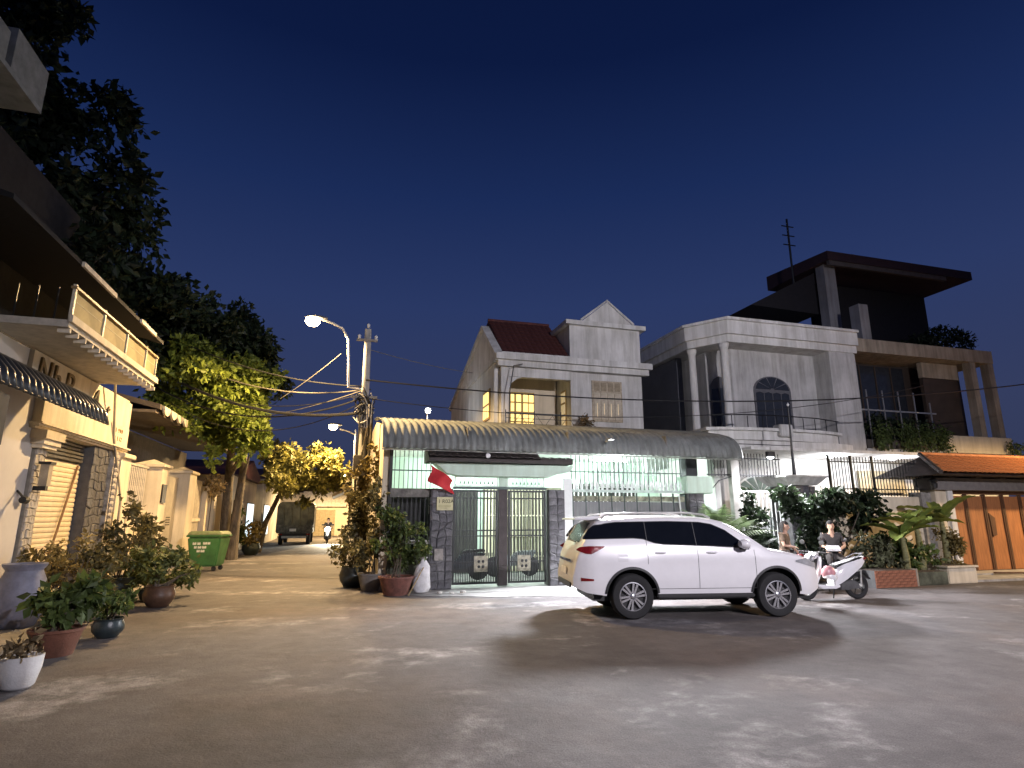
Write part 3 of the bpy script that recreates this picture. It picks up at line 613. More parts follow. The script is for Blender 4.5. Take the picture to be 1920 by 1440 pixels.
nb = box('meter_box', mat('meter_pale', (.30, .28, .26), .7, var=.3), None, 2.33, 2.56, 15.2, 15.26, .72, 1.0, bevel=.01); tag(nb, 'small pale box low on the dark gate pillar', 'box')
# ------------------------------------------------------------------ house 2 (white, curved balcony)
h2 = thing('house', 'white two-storey house with chamfered corner, columns and rounded balcony', 'house', (16.5, 20, 0))
def wallp(name, pts, z0, z1, m, par): return MB().prism(pts, 'z', z0, z1).build(name, m, par)
# outline with chamfered left corner: side (13.1,30)-(13.1,19.8) chamfer to (13.9,18.6)
wallp('wall', [(13.9, 20.0), (14.6, 19.3), (18.6, 19.3), (18.6, 30), (13.9, 30)], 4.3, 8.32, grey_wall, h2)
wallp('lower_wall', [(13.2, 20.0), (13.4, 19.9), (13.9, 19.4), (20.2, 19.4), (20.2, 30), (13.2, 30)], 0, 4.28, white_wall, h2)
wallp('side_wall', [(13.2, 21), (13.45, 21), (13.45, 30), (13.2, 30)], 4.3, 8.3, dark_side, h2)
wallp('end_wall', [(18.605, 18.45), (19.85, 18.45), (19.85, 26), (18.605, 26)], 4.3, 8.32, grey_wall, h2)
def offs(d): return [(12.95 - d, 30), (12.95 - d, 19.75 - d * .4), (13.85 - d * .4, 18.4 - d), (20.0, 18.4 - d), (20.0, 30)]
wallp('fascia', offs(0), 8.32, 8.62, white_wall, h2); wallp('fascia', offs(.12), 8.622, 9.15, white_wall, h2); wallp('fascia', offs(.22), 9.152, 9.26, white_wall, h2)
colm = MB().lathe([(.20, 0), (.20, .12), (.155, .18), (.15, 3.3), (.19, 3.36), (.20, 3.50)], (0, 0, 0), 16)
for (x, y) in ((13.88, 18.72), (13.22, 19.9)):
    me = meshof(colm, 'column', white_wall, True); inst('column', me, h2, (x, y, 4.82))
# arched windows in the recessed wall
def arch(parent, cx, y, z0, w, h, m_frame, m_pane, npan=4, rot=None):
    pts = [(cx - w / 2, z0), (cx + w / 2, z0)] + [(cx + w / 2 * math.cos(a), z0 + h - w * .34 + w * .34 * math.sin(a)) for a in [math.pi * k / 14 for k in range(15)]]
    f = MB().prism(pts, 'y', y - .05, y).build('arched_window', m_frame, parent)
    for k in range(npan):
        a = cx - w / 2 + .07 + (w - .14) * k / npan; bb = a + (w - .14) / npan - .04
        top = z0 + h - w * .34 - .06
        pp = [(a, z0 + .08), (bb, z0 + .08), (bb, top - .05), ((a + bb) / 2, top), (a, top - .05)]
        MB().prism(pp, 'y', y - .062, y - .052).build('pane', m_pane, f)
    for k in range(5):
        t0 = math.pi * k / 5 + .04; t1 = math.pi * (k + 1) / 5 - .04; rr = (w / 2 - .08); zc = z0 + h - w * .34
        pp = [(cx + .1 * math.cos(t0), zc + .05 + .06 * math.sin(t0))] + [(cx + rr * math.cos(t), zc + .02 + (w * .34 - .06) * math.sin(t)) for t in (t0, (t0 + t1) / 2, t1)] + [(cx + .1 * math.cos(t1), zc + .05 + .06 * math.sin(t1))]
        MB().prism(pp, 'y', y - .062, y - .052).build('fan_pane', m_pane, f)
    return f
pane_n = mat('night_pane', (.03, .035, .045), .15, bump=0)
arch(h2, 16.4, 19.3, 4.95, 1.75, 2.35, mat('dark_frame', (.10, .10, .11), .6), pane_n)
# chamfer window: narrow arch on the angled wall
f = MB().prism([(-.36, 4.95), (.36, 4.95), (.36, 6.9), (.2, 7.15), (0, 7.25), (-.2, 7.15), (-.36, 6.9)], 'y', -.03, .03).build('chamfer_window', mat('dark_frame', (.10, .10, .11)), h2)
f.location = Vector((14.2, 19.62, 6.1)) - OFF[h2.name]; f.rotation_euler = (0, 0, -R(45))
for k in range(2):
    q = MB().box(-.29 + .31 * k, -.03 + .31 * k, -.045, -.034, 5.05, 6.75).build('pane', pane_n, f); q.location = (-.16 + .31 * k, -.04, -.2)
# balcony: two rounded tiers of parapet
def tier(name, x0, x1, y0, z0, z1, bul):
    n = 14; pts = [(x0 + (x1 - x0) * k / n, y0 - bul * math.sin(math.pi * k / n) ** .6) for k in range(n + 1)]
    return wallp(name, [(x0, 19.28)] + pts + [(x1, 19.28)], z0, z1, white_wall, h2)
tier('balcony_slab', 12.45, 18.5, 17.75, 4.14, 4.42, .35)
tier('balcony_parapet', 12.25, 17.85, 17.75, 4.422, 4.74, .45)
tier('balcony_rim', 12.1, 17.98, 17.65, 4.742, 4.84, .45)
rl = MB().tube([(12.3, 17.7, 5.28), (13.5, 17.36, 5.3), (15, 17.25, 5.3), (16.6, 17.36, 5.3), (17.9, 17.7, 5.28)], .02, 6).build('balcony_rail', blackiron, h2)
for k in range(10): x = 12.5 + .58 * k; MB().box(x, x + .02, 17.62 - .3 * math.sin(math.pi * k / 9), 17.64 - .3 * math.sin(math.pi * k / 9), 4.85, 5.28).build('baluster', blackiron, rl)
vb = box('vase_block', grey_wall, h2, 14.75, 15.3, 17.12, 17.5, 4.55, 4.98, bevel=.03)
# ground floor porch: arched white door with fanlight, ceiling lamps
pf = box('porch_ceiling', white_wall, h2, 13.3, 24.5, 16.9, 19.35, 4.02, 4.12)
fr = MB().prism([(14.3, .05), (16.55, .05), (16.55, 2.6)] + [(15.42 + 1.13 * math.cos(a), 2.6 + .75 * math.sin(a)) for a in [math.pi * k / 16 for k in range(1, 16)]] + [(14.3, 2.6)], 'y', 19.3, 19.395).build('arched_door', whiteiron, h2)
for k in range(7):
    t0 = math.pi * k / 7 + .05; t1 = math.pi * (k + 1) / 7 - .05
    pp = [(15.42 + .22 * math.cos(t), 2.66 + .14 * math.sin(t)) for t in (t1, t0)] + [(15.42 + 1.0 * math.cos(t), 2.66 + .62 * math.sin(t)) for t in (t0, (t0 + t1) / 2, t1)]
    MB().prism(pp, 'y', 19.28, 19.298).build('fan_pane', mat('fan_glass', (.16, .22, .20), .2), fr)
for x in (14.42, 15.5):
    lf = box('door_leaf', mat('door_white', (.70, .74, .76), .5), fr, x, x + .96, 19.26, 19.298, .08, 2.52)
    MB().prism([(x + .22, .3), (x + .74, .3), (x + .74, 1.9), (x + .62, 2.15), (x + .48, 2.22), (x + .34, 2.15), (x + .22, 1.9)], 'y', 19.245, 19.258).build('glass_panel', mat('fan_glass', (.16, .22, .20), .2), lf)
wn = box('porch_window', mat('porch_frame', (.4, .34, .22), .6), h2, 20.25, 22.6, 19.3, 19.395, 2.75, 3.62)
# house-3 ground wall behind the porch is part of house 3
for i, (x, y, lab) in enumerate(((17.5, 17.9, 'lit white ceiling lamp right of the balcony above the iron fence'), (20.5, 17.9, 'lit white ceiling lamp below the hanging vines'))):
    t = thing('ceiling_lamp', lab, 'lamp', (x, y, 4.02))
    MB().lathe([(.13, 0), (.13, -.03)], (x, y, 4.018), 16).build('base', whiteiron, t)
    MB().lathe([(.0, -.10), (.08, -.085), (.12, -.03)], (x, y, 4.017), 16).build('globe', bulb_c, t)
    lamp('ceiling_light', 'POINT', t, (x, y, 3.82), H2P, COOL, .15)

# ------------------------------------------------------------------ front boundary of house 2
gl_ = thing('gate_lamp', 'lit white LED lamp fixed on the iron grille above the open gateway', 'lamp', (12.75, 15.4, 3.6))
box('bracket', blackiron, gl_, 12.72, 12.78, 15.40, 15.48, 3.55, 3.75)
MB().box(12.6, 12.9, 15.30, 15.40, 3.60, 3.76).build('housing', plastic_b, gl_, bevel=.01)
MB().lathe([(.0, -.06), (.07, -.045), (.10, .0)], (12.75, 15.35, 3.595), 16).build('globe', bulb_c, gl_)
aim(lamp('gate_light', 'SPOT', gl_, (12.75, 15.18, 3.52), GLP, COOL, .30, 150), (12.75, 15.18, 3.52), (10.8, 12.0, 0), .4)
cpx = pillar('dark stone gate pillar with a wide flared grey cap and thin mast beside the palm', 13.25, 14.25, 15.3, 16.1, 2.72, 21, m=slate, m2=slate)
MB().add([(13.2, 15.25, 2.74), (14.3, 15.25, 2.74), (14.3, 16.15, 2.74), (13.2, 16.15, 2.74), (12.98, 15.05, 2.98), (14.52, 15.05, 2.98), (14.52, 16.35, 2.98), (12.98, 16.35, 2.98)], [(3, 2, 1, 0), (4, 5, 6, 7), (0, 1, 5, 4), (1, 2, 6, 5), (2, 3, 7, 6), (3, 0, 4, 7)]).build('cap', grey_wall, cpx)
box('cap_top', grey_wall, cpx, 12.94, 14.56, 15.02, 16.38, 2.982, 3.04)
ms = thing('mast', 'thin dark mast standing on the capped pillar in front of the balcony', 'mast', (13.8, 15.6, 3.04))
MB().tube([(13.8, 15.6, 3.04), (13.8, 15.6, 3.9), (13.83, 15.6, 5.3)], [.06, .035, .02], 8).build('pole', blackiron, ms)
MB().lathe([(.02, 0), (.045, .05), (.0, .12)], (13.83, 15.6, 5.3), 10).build('finial', ceramic_w, ms)
def fence(label, x0, x1, y, z0, z1, n, mid=None, posts=()):
    t = thing('iron_fence', label, 'fence', ((x0 + x1) / 2, y, z0))
    me = boxmesh('bar', .018, .018, z1 - z0 + .12, blackiron)
    for k in range(n): inst('bar', me, t, (x0 + .05 + (x1 - x0 - .1) * k / (n - 1), y, (z0 + z1) / 2 + .06))
    for z in [z0 + .03, z1 - .06] + ([mid] if mid else []): box('rail', blackiron, t, x0, x1, y - .022, y + .022, z, z + .035)
    for x in posts: box('post', blackiron, t, x - .03, x + .03, y - .03, y + .03, z0, z1 + .16)
    return t
t = fence('iron grille above the open gateway between the mint block and the capped pillar', 10.55, 13.2, 15.5, 2.98, 3.58, 24)
for k in range(8): MB().tube([(10.75 + .32 * k, 15.5, 3.1), (10.82 + .32 * k, 15.5, 3.3), (10.75 + .32 * k, 15.5, 3.45), (10.85 + .32 * k, 15.5, 3.5)], .008, 4).build('scroll', blackiron, t)
box('post', conc, t, 11.35, 11.62, 15.42, 15.6, .04, 3.6)
box('upper_rail', blackiron, t, 10.5, 13.7, 15.48, 15.52, 3.98, 4.0)
MB().tube([(10.55, 15.45, 2.5), (10.9, 15.45, 2.85), (11.35, 15.45, 2.98)], .016, 5).build('brace', blackiron, t)
gl = thing('gateway_leaf', 'white wrought iron gate leaf with scroll work in the open gateway', 'gate', (12.4, 15.6, 0))
MB().box(11.7, 11.75, 15.55, 15.6, .08, 2.6).box(13.15, 13.2, 15.55, 15.6, .08, 2.6).box(11.75, 13.15, 15.55, 15.6, 2.52, 2.57).box(11.75, 13.15, 15.55, 15.6, .08, .14).build('frame', whiteiron, gl)
for k in range(9): box('bar', whiteiron, gl, 11.88 + .15 * k, 11.9 + .15 * k, 15.565, 15.585, .14, 2.52)
for k in range(6):
    cx, cz = 12.1 + .35 * (k % 3), .9 + .7 * (k // 3); MB().tube([(cx + .13 * math.cos(a) * (1 - a / 9), 15.56, cz + .2 * math.sin(a) * (1 - a / 9)) for a in [j * .6 for j in range(12)]], .012, 4).build('scroll', blackiron, gl)
fence('black iron bar fence on top of the cream wall right of the capped pillar', 14.56, 18.2, 15.0, 2.42, 3.52, 30, 2.62, (14.6, 15.45, 16.3))
tw = tag(box('cream_wall', cream, None, 14.3, 18.0, 14.85, 15.1, .0, 2.4), 'cream rendered boundary wall behind the banana plants', 'wall')

# ------------------------------------------------------------------ house 3
h3 = thing('house', 'modern dark-fronted house with hanging vines and a roof terrace at right', 'house', (24.5, 20, 0))
cream3 = mat('dim_stained_cream', (.40, .34, .26), .85, var=.15, scale=1., stain=.4)  # cream darkened in place of dimmer light; the streaks are grime
brown = mat('brown_cladding', (.055, .038, .028), .7, var=.2, scale=2)
wallp('lower_wall', [(20.25, 19.45), (28.6, 19.45), (28.6, 30), (20.25, 30)], 0, 4.3, white_wall, h3)
wallp('back_wall', [(20.4, 20.6), (28.4, 20.6), (28.4, 30), (20.4, 30)], 4.5, 8.7, brown, h3)
box('fascia', cream3, h3, 20.05, 28.4, 18.95, 20.7, 8.62, 9.2)
box('left_pier', grey_wall, h3, 20.02, 20.45, 18.95, 20.6, 4.3, 8.618)
box('floor_slab', grey_wall, h3, 20.02, 28.6, 18.95, 20.6, 4.302, 4.5)
box('inner_panel', cream3, h3, 24.85, 27.0, 19.6, 19.8, 7.9, 8.6)
box('brown_panel', brown, h3, 24.85, 26.9, 19.62, 19.78, 4.52, 7.88)
for x in (27.0, 28.1): box('column', cream3, h3, x, x + .32, 19.0, 19.35, 5.2, 8.618)
box('planter_wall', cream, h3, 24.6, 28.5, 18.85, 18.948, 4.45, 5.18)
wd = box('window_wall', mat('night_pane', (.03, .035, .045)), h3, 20.5, 24.8, 20.5, 20.58, 4.6, 8.5)
for x in (21.3, 22.2, 23.1, 24.0): box('mullion', brown, wd, x, x + .06, 20.46, 20.498, 4.6, 8.5)
rl = box('terrace_rail', steel, h3, 20.5, 24.6, 19.05, 19.09, 6.1, 6.16)
for k in range(5): box('rail_post', steel, rl, 20.9 + .85 * k, 20.94 + .85 * k, 19.05, 19.09, 4.52, 7.0 if k < 4 else 6.6)
# roof terrace
box('terrace_column', mat('dim_render', (.24, .24, .25), .85, var=.12, scale=.8, stain=.3), h3, 21.4, 22.05, 20.9, 21.4, 9.202, 13.5)
box('terrace_pier', mat('dim_render', (.24, .24, .25), .85, var=.12, scale=.8, stain=.3), h3, 21.3, 21.8, 19.2, 19.7, 9.202, 10.9)
box('terrace_back_wall', mat('black_wall', (.010, .009, .012), .9), h3, 22.06, 29.5, 22.5, 22.7, 9.202, 13.3)
MB().prism([(20.4, 13.52), (24.5, 13.52), (24.5, 14.3), (20.4, 13.95)], 'x', 21.2, 30.2).build('terrace_canopy', mat('maroon_roof', (.03, .012, .015), .8), h3)
box('canopy_fascia', mat('taupe_fascia', (.08, .07, .065), .8), h3, 21.3, 28.5, 20.45, 20.6, 13.3, 13.518)
MB().prism([(17.6, 11.3), (21.38, 13.3), (21.38, 11.2)], 'y', 21.5, 24).build('lean_to_roof', mat('black_wall', (.010, .009, .012), .9), h3)
V, F = leaves([(28.0, 20.6, 10.1, 1.5, .7, .8), (26.0, 20.4, 9.7, 1.2, .6, .45)], 2600, .16, 44); ts = thing('roof_shrub', 'dark shrub growing on the roof edge of the vine-hung house', 'shrub', (27.5, 20.5, 9.2)); leafmesh('foliage', leaf_d, ts, V, F)
MB().tube([(28.0, 20.6, 9.2), (28.0, 20.6, 10.3)], .05, 6).build('stem', bark, ts)
an = thing('antenna_mast', 'thin dark antenna mast rising faintly above the roofs against the sky', 'antenna', (20.6, 22, 11.2))
MB().tube([(20.6, 22, 11.6), (20.6, 22, 16.3)], .05, 6).build('pole', blackiron, an)
for z in (15.9, 15.4, 14.9): MB().tube([(20.25, 22, z), (20.95, 22, z)], .03, 5).build('element', blackiron, an)
# hanging vines
def vines(label, x0, x1, y, z1, n, lmin, lmax, seed, m):
    t = thing('hanging_vine', label, 'vine', ((x0 + x1) / 2, y, z1)); g = np.random.default_rng(seed); Vs = []; Fs = []; o = 0
    for k in range(n):
        x = g.uniform(x0, x1); L = g.uniform(lmin, lmax); V, F = leaves([(x, y - g.uniform(0, .25), z1 - L * .5, .10, .10, L * .55)], int(28 * L + 8), .11, seed * 50 + k, hollow=.1, droop=1.2); Vs.append(V); Fs.append(F + o); o += len(V)
    leafmesh('foliage', m, t, np.concatenate(Vs), np.concatenate(Fs))
    for k in range(6): x = x0 + (x1 - x0) * (k + .5) / 6; MB().tube([(x, y, z1 + .05), (x + .03, y - .1, z1 - lmin), (x, y - .1, z1 - lmax * .7)], .012, 4).build('stem', bark, t)
    return t
vines('hanging vine curtain over the terrace edge of the dark-fronted house', 20.7, 24.8, 18.85, 5.6, 70, .6, 1.6, 31, leaf_g)
vines('small tuft of hanging vine at the far right corner of the planter wall', 27.9, 28.6, 18.7, 4.95, 10, .3, .8, 32, leaf_g)
bp_ = thing('terrace_plants', 'row of bushy plants behind the terrace rail of the dark-fronted house', 'plants', (22.7, 19.2, 4.5)); V, F = leaves([(21.6, 19.25, 5.5, .9, .3, .55), (23.3, 19.25, 5.4, 1.3, .3, .5)], 1700, .14, 33); leafmesh('foliage', leaf_d, bp_, V, F)
box('trough', mat('trough', (.08, .07, .06)), bp_, 20.7, 24.6, 19.12, 19.4, 4.505, 4.9)

# ------------------------------------------------------------------ right property: tiled gate roof and wooden gate
rg = thing('gatehouse', 'gate portal with orange tiled roof, grey lintel and cream pillar at right', 'gatehouse', (21, 14.8, 0))
box('pillar', cream, rg, 18.25, 18.9, 14.6, 15.1, .05, 2.62)
box('pillar_trim', white_wall, rg, 18.7, 18.92, 14.54, 14.598, .05, 2.62)
box('pillar', mat('stone_grey', (.24, .23, .21), .8, var=.3), rg, 17.85, 18.24, 14.75, 15.2, .05, 2.55)
box('lintel', mat('lintel_grey', (.16, .15, .145), .8, var=.15), rg, 18.1, 25.5, 14.45, 15.15, 2.622, 3.0)
box('beam', cream, rg, 18.3, 25.5, 15.2, 15.4, 3.0, 3.2)
for k in range(6): box('rafter_block', darktile, rg, 18.6 + 1.1 * k, 18.85 + 1.1 * k, 14.3, 15.4, 3.002, 3.15)
rfm = MB().add([(17.55, 13.75, 3.06), (26, 13.75, 3.06), (26, 15.0, 3.72), (18.35, 15.0, 3.72), (17.55, 16.25, 3.06), (26, 16.25, 3.06)], [(0, 1, 2, 3), (0, 3, 4), (3, 2, 5, 4), (0, 4, 5, 1), (1, 5, 2)]).build('roof', darktile, rg)
tile_field(rfm, orangetile, 17.55, 26, (13.72, 3.12), (14.98, 3.78), .2, 6, 8, .85)
MB().tube([(18.35, 15.0, 3.80), (26, 15.0, 3.80)], .08, 8).build('ridge_cap', orangetile, rfm)
MB().tube([(17.5, 13.7, 3.12), (18.35, 15.0, 3.80)], .07, 8).build('hip_cap', darktile, rfm)
fn = thing('roof_finial', 'small dark lantern-like finial hanging at the tiled roof corner', 'ornament', (17.9, 14.3, 2.6))
MB().lathe([(.0, 0), (.09, .05), (.11, .18), (.05, .24), (.14, .28), (.02, .4), (.0, .5)], (17.95, 14.35, 2.62), 10).build('body', blackiron, fn)
box('bracket', blackiron, fn, 17.75, 18.2, 14.33, 14.37, 2.88, 2.91)
wg = thing('wooden_gate', 'orange-brown wooden folding gate under the grey lintel at the right edge', 'gate', (21.5, 14.75, 0))
for k in range(8): box('panel', wood, wg, 18.98 + .82 * k, 19.66 + .82 * k, 14.80, 14.84, .12, 2.45)
for k in range(9): box('stile', woodd, wg, 18.9 + .82 * k, 18.975 + .82 * k, 14.76, 14.86, .08, 2.5) ; 
for k in range(8): box('stile', woodd, wg, 19.665 + .82 * k, 19.715 + .82 * k, 14.77, 14.85, .1, 2.48)
box('top_rail', woodd, wg, 18.92, 25.5, 14.74, 14.88, 2.502, 2.615)
box('bottom_rail', woodd, wg, 18.92, 25.5, 14.78, 14.86, .07, .118)
MB().prism([(20.62, 1.9), (20.86, 1.75), (20.84, 1.2), (20.66, 1.15)], 'y', 14.74, 14.79).build('handle_plate', woodd, wg)
tag(MB().prism([(18.7, 14.05), (26, 13.6), (26, 15), (18.7, 15)], 'z', .055, .1).build('gate_ramp', conc), None, kind='structure')
pr = tag(MB().prism([(19.3, 13.9), (20.2, 13.55), (20.22, 13.7), (19.35, 14.0)], 'z', .1, .14).build('wood_plank', woodd), 'short dark plank lying on the ramp before the wooden gate', 'plank')
# ------------------------------------------------------------------ left building with awning and glass balcony
hb = thing('shophouse', 'cream shophouse with dark ribbed awning, glass balcony and roller shutter at left', 'building', (-6.5, 12, 0))
box('wall', mat('pale_left_wall', (.56, .53, .49), .85, var=.06, scale=1.2, bump=.1), hb, -6.2, -5.6, 4.0, 13.0, 0, 4.78)
box('wall', cream, hb, -6.2, -5.62, 13.0, 18.0, 3.38, 4.78)
box('shutter_recess', mat('recess', (.2, .17, .12)), hb, -6.2, -5.9, 13.0, 16, 0, 3.38)
sb = box('fascia_panel', cream, hb, -5.618, -5.44, 12.8, 17.45, 3.52, 4.02)
box('upper_wall_band', cream, hb, -5.618, -5.52, 12.3, 17.45, 4.022, 4.77)
for z, d in ((3.40, .12), (3.44, .18), (3.48, .24)): box('moulding', cream, hb, -5.62, -5.5 + d - .12, 12.78 - d * .3, 17.5 + d * .3, z, z + .038)
rc = box('rubble_column', mat('rubble_core', (.3, .27, .22)), hb, -5.8, -5.56, 13.05, 13.45, 0, 3.05)
stones(rc, 13.05, 13.45, .02, 3.05, -5.56, 3, 22, pebble, None, 41, 'x+', .035)
box('column_cap', cream, hb, -5.8, -5.42, 12.95, 13.55, 3.052, 3.12); box('column_cap', cream, hb, -5.8, -5.38, 12.9, 13.6, 3.122, 3.22); box('column_cap', cream, hb, -5.8, -5.34, 12.85, 13.65, 3.222, 3.38)
sh = box('roller_shutter', mat('shutter_back', (.4, .33, .22)), hb, -5.86, -5.78, 13.5, 15.68, .1, 2.95)
for k in range(27): MB().prism([(-5.78, .12 + .104 * k), (-5.755, .13 + .104 * k), (-5.748, .17 + .104 * k), (-5.755, .212 + .104 * k), (-5.78, .222 + .104 * k)], 'y', 13.52, 15.66).build('slat', mat('shutter_cream', (.70, .58, .38), .6, var=.06), sh)
sx_ = box('shutter_box', plastic_b, hb, -5.86, -5.76, 13.5, 15.66, 2.96, 3.38)
for k in range(5): box('louvre', mat('louvre_grey', (.10, .095, .085), .5, metal=.3), sx_, -5.758, -5.70, 13.55, 15.6, 2.98 + .08 * k, 3.03 + .08 * k)
MB().tube([(-5.72, 15.45, 2.9), (-5.66, 14.25, .15)], .022, 6).build('security_bar', mat('rusty_bar', (.22, .12, .05), .7), hb)
sp = box('slate_pillar', mortar, hb, -5.9, -5.56, 15.7, 16.7, 0, 3.38)
stones(sp, 15.7, 16.7, .02, 3.38, -5.56, 4, 17, slate, slate, 42, 'x+', .03)
pb = box('pebble_strip', pebble, hb, -5.8, -5.45, 16.72, 17.0, 0, 3.38)
for k in range(14): MB().lathe([(.0, -.06), (.07, -.03), (.09, .02), (.06, .06), (0, .08)], (-5.44, 16.86, 1.4 + .14 * k), 8, 'x').build('pebble', pebble, pb)
box('pilaster', cream, hb, -5.85, -5.38, 17.02, 17.75, 0, 3.25)
box('pilaster_cap', cream, hb, -5.9, -5.3, 16.98, 17.85, 3.252, 3.37, bevel=.015)
# house number lettering on the fascia and script lettering above the awning
ink = mat('dark_letter', (.05, .04, .03), .6)
bronze = mat('bronze_letter', (.16, .11, .05), .5, metal=.4)
for ch, y, z, sz, sl, mm in (('N', 12.45, 4.20, .72, .1, bronze), ('h', 13.05, 4.18, .74, .1, bronze), ('P', 13.6, 4.16, .74, .1, bronze), ('n', 14.15, 4.06, .45, .2, ink), ('A', 14.85, 4.08, .80, .35, ink), ('t', 15.85, 4.06, .6, .35, ink)):
    text('letter', ch, sz, .02, mm, hb, (-5.50, y, z), (R(90), 0, R(90)), sl)
gold = mat('gold_letter', (.30, .17, .05), .5)
for ch, y, z in (('1', 16.5, 3.84), ('9', 16.68, 3.84), ('0', 16.8, 3.84), ('0', 16.92, 3.84), ('1', 16.5, 3.64), ('5', 16.68, 3.64), ('1', 16.82, 3.64), ('2', 16.92, 3.64)):
    text('digit', ch, .15, .005, gold, hb, (-5.435, y, z), (R(90), 0, R(90)))
# balcony
bs = box('balcony_slab', mat('slab_soffit', (.50, .45, .36), .85, var=.15), hb, -5.6, -4.42, 10.72, 15.4, 4.80, 4.92)
box('slab_edge', cream, hb, -4.418, -4.36, 10.68, 15.45, 4.88, 5.0)
for k in range(16): box('bracket', cream, hb, -4.6, -4.42, 10.8 + .31 * k, 10.85 + .31 * k, 4.72, 4.799)
frost = mat('frosted_panel', (.30, .25, .13), .75, var=.3, scale=1.2, bump=.05, spec=.2)
yb = [10.8, 12.1, 13.35, 14.6, 15.38]
for k, y in enumerate(yb): MB().box(-4.47, -4.42, y - .025, y + .025, 4.93, 5.56).build('rail_post', mat('cream_post', (.62, .55, .40), .5), hb)
for k in range(4):
    gp = box('glass_panel', frost, hb, -4.456, -4.444, yb[k] + .03, yb[k + 1] - .03, 5.02, 5.44)
    box('panel_mark', mat('panel_line', (.42, .37, .26)), gp, -4.4425, -4.440, yb[k] + .1, yb[k + 1] - .1, 5.28, 5.295)
box('hand_rail', mat('brown_rail', (.30, .20, .09), .5), hb, -4.49, -4.40, 10.75, 15.42, 5.48, 5.52)
for k in range(4): box('end_baluster', blackiron, hb, -5.5 + .28 * k, -5.48 + .28 * k, 10.74, 10.76, 4.93, 5.48)
# ribbed awning sweeping over the shop front
pr_ = [(-5.5, 4.24), (-5.2, 4.20), (-4.9, 4.10), (-4.65, 3.96), (-4.48, 3.76), (-4.42, 3.53)]
b = MB(); n = 300; vs = []
for i, (x, z) in enumerate(pr_):
    a = pr_[max(i - 1, 0)]; c = pr_[min(i + 1, 5)]; d = Vector((c[0] - a[0], c[1] - a[1])).normalized(); nx, nz = -d.y, d.x
    for k in range(n + 1):
        y = 5.5 + 7.55 * k / n; h = .028 * math.cos(2 * math.pi * (y - 5.5) / .2); vs.append((x + nx * h, y, z + nz * h))
b.add(vs, [(i * (n + 1) + k, i * (n + 1) + k + 1, (i + 1) * (n + 1) + k + 1, (i + 1) * (n + 1) + k) for i in range(5) for k in range(n)])
aw = b.build('awning', mat('dark_sheet', (.045, .05, .055), .32, metal=.35, var=.2), hb, smooth=60, solid=.006)
MB().tube([(-4.44, 5.5, 3.55), (-4.44, 13.0, 3.55)], .02, 6).build('edge_tube', blackiron, aw)
MB().box(-5.55, -4.5, 9.3, 9.34, 3.54, 3.6).build('bracket', blackiron, aw)
tag(box('hanging_tarp', mat('navy_tarp', (.02, .026, .04), .8), None, -5.4, -4.5, 5.5, 9.6, 2.75, 3.44), 'dark navy tarp hanging below the left end of the ribbed awning', 'tarp')
bx3 = box('wall_plate', mat('plate_grey', (.18, .17, .16)), None, -5.598, -5.57, 10.9, 11.25, 2.35, 2.75); tag(bx3, 'small dark plate on the pale wall at the left edge', 'plate')
wl = thing('wall_lamp', 'unlit lantern wall lamp on the rubble column', 'lamp', (-5.5, 12.95, 2.5))
box('lantern', mat('lantern_glass', (.35, .30, .22), .3), wl, -5.42, -5.28, 13.02, 13.18, 2.35, 2.75); box('cap', blackiron, wl, -5.45, -5.25, 12.99, 13.21, 2.752, 2.8); box('foot', blackiron, wl, -5.5, -5.3, 13.05, 13.15, 2.27, 2.348)
cv = thing('wall_camera', 'small dark security camera sticking out of the pale wall', 'camera', (-5.55, 12.6, 2.1))
MB().tube([(-5.6, 12.75, 2.25), (-5.42, 12.6, 2.12)], .02, 6).build('arm', blackiron, cv); MB().lathe([(.0, -.08), (.06, -.07), (.07, .05), (.0, .06)], (-5.38, 12.55, 2.08), 10, 'y').build('body', blackiron, cv)
# upper storeys
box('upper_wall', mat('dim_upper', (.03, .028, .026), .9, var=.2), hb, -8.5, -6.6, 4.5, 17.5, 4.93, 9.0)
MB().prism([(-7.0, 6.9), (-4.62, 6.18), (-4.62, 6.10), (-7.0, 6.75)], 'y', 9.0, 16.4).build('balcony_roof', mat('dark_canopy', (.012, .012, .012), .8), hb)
box('roof_edge', mat('pale_edge', (.70, .62, .48), .6), hb, -4.618, -4.57, 11.3, 12.9, 6.08, 6.17); box('roof_edge', mat('pale_edge', (.70, .62, .48), .6), hb, -4.618, -4.57, 14.5, 15.6, 6.08, 6.17)
box('top_slab', mat('top_white', (.22, .23, .215), .8), hb, -6.6, -4.75, 4.5, 9.5, 7.78, 7.86); box('top_parapet', mat('top_white', (.50, .51, .48)), hb, -4.9, -4.75, 4.5, 8.45, 7.862, 8.3); box('top_parapet', mat('top_white', (.50, .51, .48)), hb, -4.9, -4.75, 8.6, 9.5, 7.862, 8.5)
box('doorframe', mat('dim_frame', (.10, .085, .065)), hb, -6.598, -6.5, 10.2, 11.1, 4.94, 6.6)

